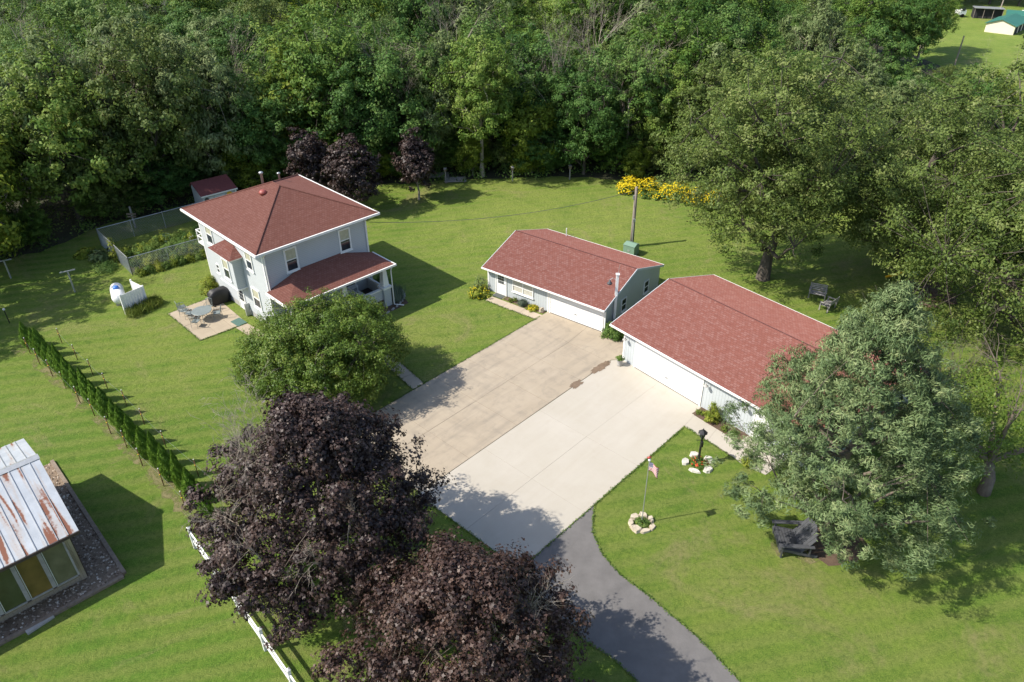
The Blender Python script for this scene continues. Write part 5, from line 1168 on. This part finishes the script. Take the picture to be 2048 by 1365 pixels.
for k in range(11):
    t = k / 10; a = HP(6.4, -2.62); b = HP(9.9, -2.4); c = HP(10.35, -.7); q = np.array(a) * (1 - t) ** 2 + np.array(b) * 2 * t * (1 - t) * 1.0 + np.array(c) * t * t
    o = MB().box(-.16, .16, -.06, .06, -.02, .09).build('edging_block', M['found']); o.location = (q[0], q[1], 0); o.rotation_euler[2] = HA + t * 1.5; tag(o, 'grey edging block of the curved bed at the porch corner', 'edging block', 'edging blocks at the porch bed')
shrub('back_shrub', 'green shrub peeping over the small garage left gable', (*G1P(-.1, 6.4), 0), 134, .6, 1.5, 'leaf_shrub', n=40, per=30, leaf=.14, clump=.3)
shrub('back_shrub', 'green shrub behind the small garage ridge', (*G1P(1.6, 8.9), 0), 135, .8, 1.7, 'leaf_shrub', n=50, per=30, leaf=.14, clump=.3)
# goldenrod bed
gb = [(11.0, 68.4, 1), (12.2, 69.0, 1), (12.9, 67.4, 0), (13.5, 69.2, 1), (14.2, 66.9, 0), (15.4, 66.4, 0), (16.0, 67.4, 0), (16.9, 65.8, 1), (17.6, 66.6, 1), (18.4, 65.2, 1), (19.2, 66.0, 1), (11.6, 69.8, 1), (15.0, 67.6, 1), (16.2, 68.3, 1)]
for k, (x, y, f_) in enumerate(gb):
    lb = f'goldenrod clump, {words[k]} from the left end of the back flower bed' if k < 10 else ['goldenrod clump at the right end of the back flower bed', 'leftmost goldenrod clump of the rear row by the small tree', 'middle goldenrod clump of the rear row in the back bed', 'rightmost goldenrod clump of the rear row in the back bed'][k - 10]
    flower_clump('goldenrod', lb, (x, y, 0), 150 + k, .95, .95 if f_ else .75, 'leaf_shrub', 'flower_yellow', 300 if f_ else 60, .14, 'flowers', 'goldenrod in the back bed', 40, 28, .15)
# ------------------------------------------------------------------ main garden trees
def purple(name, label, loc, seed, H, R, base, deads, lm='leaf_purple', **kw):
    r_ = tree(name, label, loc, seed, lm, 'bark_apple', H=H, R=R, base=base, **kw)
    rg = np.random.default_rng(seed + 50); mb = MB()
    for (p, d, L_, rad, dep) in deads: twig_bundle(rg, mb, p, np.array(d) / np.linalg.norm(d), L_, rad, dep, .42)
    link('dead_branches', wood_mesh(mb, M['bark_dead'], 'dead_branches'), r_)
    return r_
purple('purple_maple', 'purple-leaved maple with bare grey branches, left of the two in front', (-8.15, 22.4, 0), 11, 10.0, 5.0, 2.0,
       [((-1.0, -.4, 5.6), (-.2, .2, 1.2), 3.0, .065, 4), ((-1.2, -.3, 5.6), (-.45, .15, 1.1), 2.9, .06, 4), ((-1.2, -.6, 5.4), (-.6, .0, 1.0), 2.7, .055, 4), ((-.8, -.2, 5.6), (.05, .3, 1.2), 2.8, .055, 4), ((-2.0, -.8, 4.8), (-.6, .1, 1.0), 2.2, .05, 4), ((-2.2, -1.2, 4.6), (-.5, -.3, 1.0), 2.0, .045, 4), ((-1.8, .6, 5.4), (-.4, .4, 1.0), 2.3, .05, 4), ((.8, -3.0, 4.8), (.1, -.5, 1), 1.9, .04, 3), ((1.9, -2.8, 5.0), (.2, -.4, 1), 1.8, .04, 3), ((-.8, -3.0, 4.4), (-.2, -.5, .9), 1.8, .04, 3)],
       nclump=560, per=200, leaf=.14, clump=.72, trunk_r=.24, inner=.28, aspect=.8, holes=.3, twig=.10, limbs_n=9, bumps=18, rough=.6, star=True, profile=([0, .12, .3, .5, .7, .87, 1], [3.0, 4.5, 4.8, 4.4, 3.3, 2.0, .5]),
       carve=((-1.7, .1, 8.4, 1.15), (-2.0, 1.0, 8.0, 1.0), (-3.2, -1.3, 6.9, 1.15), (-3.6, -.2, 6.9, .9), (.9, -4.2, 6.0, .9), (2.2, -3.8, 6.4, .7)))
purple('purple_maple', 'purple-leaved maple at the bottom, right of the two in front', (-1.75, 15.9, 0), 14, 8.3, 4.45, .8,
       [((1.8, .4, 5.0), (.5, .2, 1), 1.7, .03, 3), ((1.8, -1.0, 4.8), (.4, -.4, 1), 1.6, .03, 3)],
       nclump=490, per=200, leaf=.13, clump=.66, trunk_r=.22, inner=.28, aspect=.8, holes=.15, twig=.10, limbs_n=9, bumps=15, rough=.8, star=True, profile=([0, .12, .3, .5, .7, .87, 1], [3.0, 4.3, 4.6, 4.2, 3.1, 1.9, .5]), lm='leaf_purple2', carve=((3.0, -.6, 5.8, .8), (2.6, -2.0, 5.6, .7)))
sm = dict(nclump=180, per=80, leaf=.19, clump=.6, inner=.35, aspect=.8, trunk_r=.10, holes=.2, bumps=7)
tree('young_purple_maple', 'small purple maple standing alone on the back lawn', (-8.73, 67.0, 0), 21, 'leaf_purple', 'bark_pale', H=6.5, R=1.75, base=1.2, shape='cone', **sm)
tree('young_purple_maple', 'purple maple just behind the right corner of the house', (-13.9, 64.0, 0), 22, 'leaf_purple', 'bark_apple', H=6.7, R=2.2, base=.9, **sm)
tree('young_purple_maple', 'purple maple behind the middle of the house roof', (-18.3, 66.3, 0), 23, 'leaf_purple', 'bark_apple', H=7.0, R=2.0, base=.9, **sm)
tree('magnolia_tree', 'round dense green tree in front of the porch', (-11.35, 36.95, 0), 31, 'leaf_magnolia', 'bark_apple', H=5.6, R=4.6, base=.15, nclump=900, per=156, leaf=.135, clump=.70, inner=.34, holes=0, rough=.3, shape='dome', trunk_r=.16, aspect=.5, twig=.4, bumps=14, uplift=.35)
tree('oak_tree', 'tall broad oak with exposed trunk behind the larger garage', (19.3, 50.9, 0), 41, 'leaf_oak', H=16.4, R=6.3, base=3.2, nclump=680, per=130, leaf=.20, clump=1.0, inner=.36, holes=.4, trunk_r=.46, aspect=.5, twig=.4, lean=(-1.2, 0), bumps=14, limbs_n=18)
tree('broad_tree', 'wide spreading tree beyond the two lawn chairs', (30.0, 52.4, 0), 42, 'leaf_oak', H=12.6, R=7.0, base=1.2, nclump=620, per=130, leaf=.20, clump=1.05, inner=.34, holes=.2, trunk_r=.36, aspect=.5, bumps=14)
tree('broad_tree', 'large dense tree at the right edge above the apple tree', (35.0, 41.2, 0), 43, 'leaf_oak', H=14.2, R=9.2, base=.4, nclump=820, per=140, leaf=.20, clump=1.15, inner=.30, holes=.15, trunk_r=.42, aspect=.5, bumps=16)
tree('broad_tree', 'leafy tree at right edge behind the large dense tree', (38.5, 57, 0), 44, 'leaf_oak', H=13.5, R=6.8, base=1.2, nclump=360, per=80, leaf=.30, clump=1.0, inner=.34, holes=.4, aspect=.5, bumps=14)
# half-dead apple tree
root = empty('apple_tree', (24.0, 27.8, 0), 0, 1.15); tag(root, 'half-bare crooked apple tree at the right edge', 'tree')
rg = np.random.default_rng(5); mb = MB()
tr_pts = [(0, 0, -.1), (.15, .2, .7), (.1, .55, 1.4)]; mb.tube(tr_pts, [.30, .24, .20], 8)
ends = []
for (d, L_) in (((-.6, .5, .55), 3.0), ((.9, -.1, .45), 3.4), ((.3, .9, .8), 3.2), ((-.2, -.3, 1.0), 2.6), ((-.9, .1, .45), 2.6)):
    d = np.array(d) / np.linalg.norm(d); p = np.array(tr_pts[2]); q = p + d * L_ * .5 + [0, 0, .2]; e_ = p + d * L_ + [0, 0, .8]; mb.tube([p, q, e_], [.15, .11, .06], 6, False); ends += [q, e_]
    for k in range(3): twig_bundle(rg, mb, p + (e_ - p) * rg.uniform(.4, 1), d + rg.normal(size=3) * .5 + [0, 0, .4], rg.uniform(1.6, 2.4), .045, 3, .5)
link('trunk', wood_mesh(mb, M['bark_apple']), root)
C = np.array([e_ + rg.normal(size=3) * [.9, .9, .6] for e_ in ends for _ in range(9)] + [np.array([-1.6, 1.4, 4.2]) + rg.normal(size=3) * [1.0, 1.0, .6] for _ in range(50)]); per = 60
off = rg.normal(size=(len(C) * per, 3)) * .5; pos = np.repeat(C, per, 0) + off * .55; nn = off + [0, 0, .5] + rg.normal(size=off.shape) * .5
link('crown', leaf_mesh('crown', pos, nn, .13 * rg.uniform(.6, 1.3, len(pos)), M['leaf_magnolia'], rg, .55, np.repeat(rg.normal(.5, .15, len(C)), per) + rg.normal(0, .15, len(pos))), root)

# blue spruce
sp_prof = ([0, .08, .2, .34, .5, .68, .84, 1], [2.0, 3.8, 4.9, 4.9, 4.0, 2.8, 1.6, .2])
sp_mb, sp_me = make_tree_meshes(3, H=13.3, R=5, base=.5, leafmat=M['needle'], barkmat=None, nclump=860, per=182, leaf=.19, clump=.58, inner=.32, trunk_r=.27, aspect=.19, twig=.12, uplift=.5, rough=1.0, limbs_n=26, profile=sp_prof, carve=((-2.3, -1.2, .6, 1.8), (-2.6, -1.9, 1.5, 1.6), (-3.1, -2.9, 2.5, 1.4), (-3.6, -3.8, 3.6, 1.2), (-1.0, -3.4, .2, 1.5), (1.2, -4.2, .2, 1.5)))
place('blue_spruce', (wood_mesh(sp_mb, M['bark_apple']), sp_me), (15.2, 25.5, 0), 0, 'big grey-green spruce beside the larger garage', 'spruce')

# ------------------------------------------------------------------ the wood
V_ = {}
def variant(key, seed, mat, bark='bark', **kw):
    mb, cm = make_tree_meshes(seed, leafmat=M[mat], barkmat=None, **kw); V_[key] = (wood_mesh(mb, M[bark]), cm, kw['H'])
w = dict(nclump=235, per=115, leaf=.29, clump=1.1, inner=.34, holes=.35, bumps=11, rough=.85)
variant('a', 201, 'leaf_wood', H=13, R=5.6, base=1.8, **w); variant('b', 202, 'leaf_wood', H=14, R=4.4, base=1.5, **w); variant('c', 203, 'leaf_dark', H=12, R=5.2, base=1.2, **w)
variant('d', 204, 'leaf_dark', H=15, R=5.8, base=2.6, **w); variant('e', 205, 'leaf_silver', 'bark_pale', H=13.5, R=4.8, base=1.8, droop=.9, **{**w, 'leaf': .40, 'aspect': .35}); variant('f', 206, 'leaf_oak', H=13, R=6.2, base=1.8, **w)
variant('g', 207, 'leaf_yellow', 'bark_pale', H=8, R=3.0, base=.8, **{**w, 'nclump': 120, 'leaf': .32}); variant('h', 208, 'leaf_wood', 'bark_pale', H=14.5, R=4.4, base=5.5, **w)
# bare trees
def bare(seed, H):
    rg = np.random.default_rng(seed); mb = MB(); mb.tube([(0, 0, -.1), (.2, .1, H * .4), (-.1, .2, H * .7)], [.16, .11, .07], 6)
    for k in range(6): twig_bundle(rg, mb, (0, .1, H * rg.uniform(.35, .68)), (rg.normal() * .45, rg.normal() * .45, 1), H * rg.uniform(.28, .42), .05, 3, .35, 3, .05)
    return wood_mesh(mb, M['bark_dead'])
# 1: trees one can point at along the edge (x, y, variant, height, label)
front = [
 (-42.8, 53.4, 'g', 11.4, 'yellow-green tree at the left edge by the clothesline'), (-38.6, 62.6, 'a', 14.6, 'tall tree behind the left end of the garden fence'), (-33.0, 66.6, 'f', 15.4, 'tall leafy tree with a leaning trunk left of the shed'),
 (-28.4, 70.2, 'e', 14.0, 'tall pale-leaved tree directly behind the shed'), (-23.6, 71.6, 'c', 11.0, 'dark tree between the shed and the purple maples'), (-20.4, 74.5, 'g', 11.3, 'light yellow-green tree above the house roof'),
 (-15.2, 73.8, 'd', 13.6, 'dark tree behind the purple maple at the house corner'), (-11.6, 74.6, 'c', 13.0, 'dark tree behind the lone small purple maple'), (-7.6, 75.8, 'e', 12.8, 'silvery drooping tree above the flat boards'),
 (-2.9, 73.0, 'h', 13.2, 'tall pale-trunked tree at centre of the wood edge'), (-3.9, 73.4, 'g', 4.6, 'small yellow-green tree at foot of the pale trunk'), (2.1, 74.0, 'g', 7.6, 'bright yellow-green tree in the middle of the wood edge'),
 (7.4, 73.4, 'c', 9.6, 'green tree with visible trunk right of the birdhouses'), (12.3, 71.9, 'g', 3.4, 'small rounded yellow-green tree by the goldenrod'), (11.4, 76.2, 'd', 12.8, 'dark tree behind the small rounded yellow-green tree'),
 (15.6, 74.4, 'b', 10.6, 'green tree behind the goldenrod bed'), (19.8, 73.6, 'f', 11.6, 'leafy tree at right of the goldenrod bed'), (23.8, 71.8, 'a', 11.4, 'leafy tree directly behind the oak'), (-46.5, 56.5, 'c', 13.5, 'dark tree beyond the clothesline at the far left')]
rgw = random.Random(17)
for (x, y, k, h, lb) in front:
    tm, cm, H0 = V_[k]; s = h / H0; place('woodland_tree', (tm, cm), (x, y, 0), rgw.uniform(0, 6.28), lb, 'tree', 'trees along the wood edge', (s * rgw.uniform(.82, .98), s * rgw.uniform(.82, .98), s))
for k, (x, y, h, lb) in enumerate(((-6.6, 79.5, 14.2, 'bare dead tree rising above the centre of the wood'), (11.8, 74.6, 10.5, 'pale bare tree leaning before dark trees'), (-50, 82, 13.5, 'grey leafless tree in the upper left of the wood'), (54, 84, 8.5, 'grey leafless tree before the far clearing'), (-16.8, 75.8, 12, 'pale bare limbs behind the purple maple at the house corner'), (-27, 72.4, 12, 'pale bare limbs above the small grey shed'), (4.6, 76.5, 11.5, 'pale bare limbs right of the bright yellow-green tree'), (17.2, 75.4, 11, 'pale bare limbs above the right end of the goldenrod'), (-37.2, 65, 13, 'pale bare limbs above the left garden fence corner'), (-10.2, 76, 12, 'pale bare limbs behind the lone small purple maple'), (31, 80, 10, 'pale bare limbs behind the oak at the right'), (8.8, 84, 14, 'tall pale snag in the depth of the wood above the birdhouses'))):
    root = empty('dead_tree', (x, y, 0), k, h / 12); link('trunk', bare(60 + k, 12), root); tag(root, lb, 'tree', 'dead trees in the wood')
# off-frame tree on the left whose shade falls on the lawn
for (x, y, k, h, lb) in ((-41.2, 46.0, 'a', 12.5, 'tree just outside the left edge shading the clothesline'), (-42.0, 40.6, 'f', 9.5, 'tree just outside the left edge shading the arborvitae end')):
    tm, cm, H0 = V_[k]; place('shade_tree', (tm, cm), (x, y, 0), 1, lb, 'tree', None, (h / H0 * .75, h / H0 * .75, h / H0))
# young trees filling the wood edge down to the grass
for k in range(44):
    x = -44 + k * 1.62 + rgw.uniform(-.6, .6)
    if (8.8 < x < 20 and k % 2) or -4.6 < x < -1.4 or 5.8 < x < 8.4: continue
    kk = rgw.choice('abcgfc'); tm, cm, H0 = V_[kk]; s = rgw.uniform(2.6, 5.4) / H0
    yy = 0
    for (xa, ya), (xb, yb) in zip(EDGE[:-1], EDGE[1:]):
        if xa <= x <= xb: yy = ya + (yb - ya) * (x - xa) / (xb - xa)
    lb = {'a': 'green', 'b': 'upright green', 'c': 'dark green', 'g': 'yellow-green', 'f': 'olive green'}[kk]; part = 'left' if x < -22 else 'central' if x < 4 else 'right'
    place('sapling', (tm, cm), (x, yy + rgw.uniform(1.2, 4.0), -.2), rgw.uniform(0, 6.28), f'low {lb} sapling along the {part} wood edge', 'tree', f'{lb} saplings along the {part} wood edge', (s * 1.2, s * 1.2, s))
# 2: the body of the wood
def edge_y(x):
    for (xa, ya), (xb, yb) in zip(EDGE[:-1], EDGE[1:]):
        if xa <= x <= xb: return ya + (yb - ya) * (x - xa) / max(xb - xa, 1e-6)
    return 74 if x > 0 else 40
cf, sf = math.cos(PITCH), math.sin(PITCH)
def pix(x, y, z):
    dz = z - HC; dep = y * cf - dz * sf; return 1024 + 1500.42 * x / dep, 682.5 - 1500.42 * (y * sf + dz * cf) / dep
pts_w = []
for dist in (6.0, 12, 19, 27, 36, 46, 57, 70, 85):
    sp = 6.4 + dist * .04; x = -78.0
    while x < 100:
        xx = x + rgw.uniform(-2, 2); yy = edge_y(xx) + dist + rgw.uniform(-2.2, 2.2); x += sp
        px, py = pix(xx, yy, 8)
        if px < -220 or px > 2260: continue
        if dist > 30 and pix(xx, yy, 15)[1] < -330: continue
        pts_w.append((xx, yy, dist))
groups = {'a': 'green leafy tree', 'b': 'upright green tree', 'c': 'dark green tree', 'd': 'tall dark tree', 'e': 'silvery drooping tree', 'f': 'olive green tree', 'h': 'slender pale-trunked tree', 'g': 'yellow-green tree'}
for (x, y, dist) in pts_w:
    h = rgw.uniform(9.2, 13.5) if rgw.random() < .7 else rgw.uniform(13.5, 16.5); k = rgw.choice('aaabbccddeeffhhg')
    if x > 24 and y < 84: h = rgw.uniform(7.5, 10.5)
    px, py = pix(x, y, h)
    if px > 1660: h = min(h, rgw.uniform(9.5, 12.5))
    if px > 1800:
        # the far clearing shows over low scrub
        lim = 128 + rgw.uniform(0, 40) if px < 2140 else 100
        if y < 128:
            while h > 1.5 and pix(x, y, h)[1] < lim: h -= .3
            if h < 3: continue
        if 118 < y < 165 and 60 < x < 110: continue
    if k == 'g': h *= .85
    where = 'left part of the wood' if x < -25 else 'middle of the wood' if x < 8 else 'right part of the wood'
    depth = 'second row of the' if dist < 12 else 'depth of the' if dist < 35 else 'far end of the'
    tm, cm, H0 = V_[k]; s = h / H0; f_ = rgw.uniform(.85, 1.12)
    place('woodland_tree', (tm, cm), (x, y, 0), rgw.uniform(0, 6.28), f'{groups[k]} in the {depth} {where}', 'tree', f'{groups[k]}s in the {depth} {where}', (s * f_, s * f_, s))
# far bank of trees beyond the clearing
for k in range(26):
    x = 52 + (k % 13) * 6.2 + rgw.uniform(-1.5, 1.5); y = 172 + (k // 13) * 9 + rgw.uniform(-2, 2); kk = rgw.choice('acdf'); tm, cm, H0 = V_[kk]; s = rgw.uniform(11, 15) / H0
    place('woodland_tree', (tm, cm), (x, y, 0), rgw.uniform(0, 6.28), 'tree in the bank beyond the far clearing', 'tree', 'trees beyond the far clearing', s)
for k, (x, y, h, kk, lb) in enumerate(((63, 121, 10.5, 'h', 'tree with bare trunk left of the far clearing'), (66.5, 127, 11, 'h', 'tree with bare trunk nearest the far open shed'), (58.5, 118, 11, 'c', 'dark tree at the left side of the far clearing'))):
    tm, cm, H0 = V_[kk]; place('clearing_tree', (tm, cm), (x, y, 0), k, lb, 'tree', 'trees beside the far clearing', h / H0)
for (x, y, h, lb) in ((68.0, 119, 4.2, 'leaning pale pole before the far clearing'), (95.4, 157.2, 3.8, 'pale utility pole beside the far green-roofed building')):
    o = MB().tube([(0, 0, -.2), (.1, 0, h)], [.13, .10], 8).build('wooden_pole', M['bark_pale']); o.location = (x, y, 0); tag(o, lb, 'pole')
# undergrowth along the wood edge
rg = np.random.default_rng(9); cl = []
ex = np.array(EDGE)
for (a, b) in zip(ex[:-1], ex[1:]):
    if b[0] < -60 or a[0] > 60: continue
    L_ = np.linalg.norm(b - a); n_ = int(L_ * 9); t = rg.random(n_)[:, None]; q = a + (b - a) * t; nv = np.array([-(b - a)[1], (b - a)[0]]) / L_
    dep = rg.random(n_) ** 1.2 * 9 - .4; hh = np.minimum(.5 + np.maximum(dep, 0) * .32, 2.4) * rg.uniform(.3, 1.3, n_)
    cl.append(np.c_[q + nv * dep[:, None], hh])
cl = np.vstack(cl); per = 25
off = rg.normal(size=(len(cl) * per, 3)) * .5; pos = np.repeat(cl, per, 0) + off * [.9, .9, .6]; pos[:, 2] = np.abs(pos[:, 2]) + .03
me = leaf_mesh('undergrowth', pos, off + [0, -.3, .7] + rg.normal(size=off.shape) * .4, .24 * rg.uniform(.5, 1.3, len(pos)), M['leaf_shrub'], rg, .6, np.repeat(rg.normal(.38, .2, len(cl)), per) + rg.normal(0, .15, len(pos)))
tag(link('undergrowth', me), 'low leafy undergrowth along the edge of the wood', 'undergrowth', kind='stuff')

# ragged grass overhanging the paving edges
rg = np.random.default_rng(21); ed = []
for a, b in ((D(0, -6.97), D(17.2, -6.97)), (D(-.2, 7.1), D(13.7, 7.1)), (D(-.22, .03), D(-.22, 7.0)), ((12.35, 30.0), D(13.72, 7.12)), (tuple(walk0), tuple(walk1)), (pl(0, 0), pl(1, 0)), (pl(0, 0), pl(0, 1)), (pl(1, 0), pl(1, 1)), FW_EDGES[0], FW_EDGES[1]):
    n_ = int(math.dist(a, b) * 60); t = rg.random(n_)[:, None]; ed.append(np.array(a) * (1 - t) + np.array(b) * t + rg.normal(size=(n_, 2)) * .035)
for P__ in (asph[0:8], asph[9:18]):
    for a, b in zip(P__[:-1], P__[1:]):
        n_ = int(math.dist(a, b) * 60); t = rg.random(n_)[:, None]; ed.append(np.array(a) * (1 - t) + np.array(b) * t + rg.normal(size=(n_, 2)) * .04)
ed = np.vstack(ed); n_ = len(ed)
me = leaf_mesh('grass_fringe', np.c_[ed, rg.uniform(.03, .07, n_)], rg.normal(size=(n_, 3)) * .5 + [0, 0, 1], rg.uniform(.06, .14, n_), M['leaf_shrub'], rg, .35)
tag(link('grass_fringe', me), 'ragged grass growing over the edges of the paving', 'grass', kind='stuff')
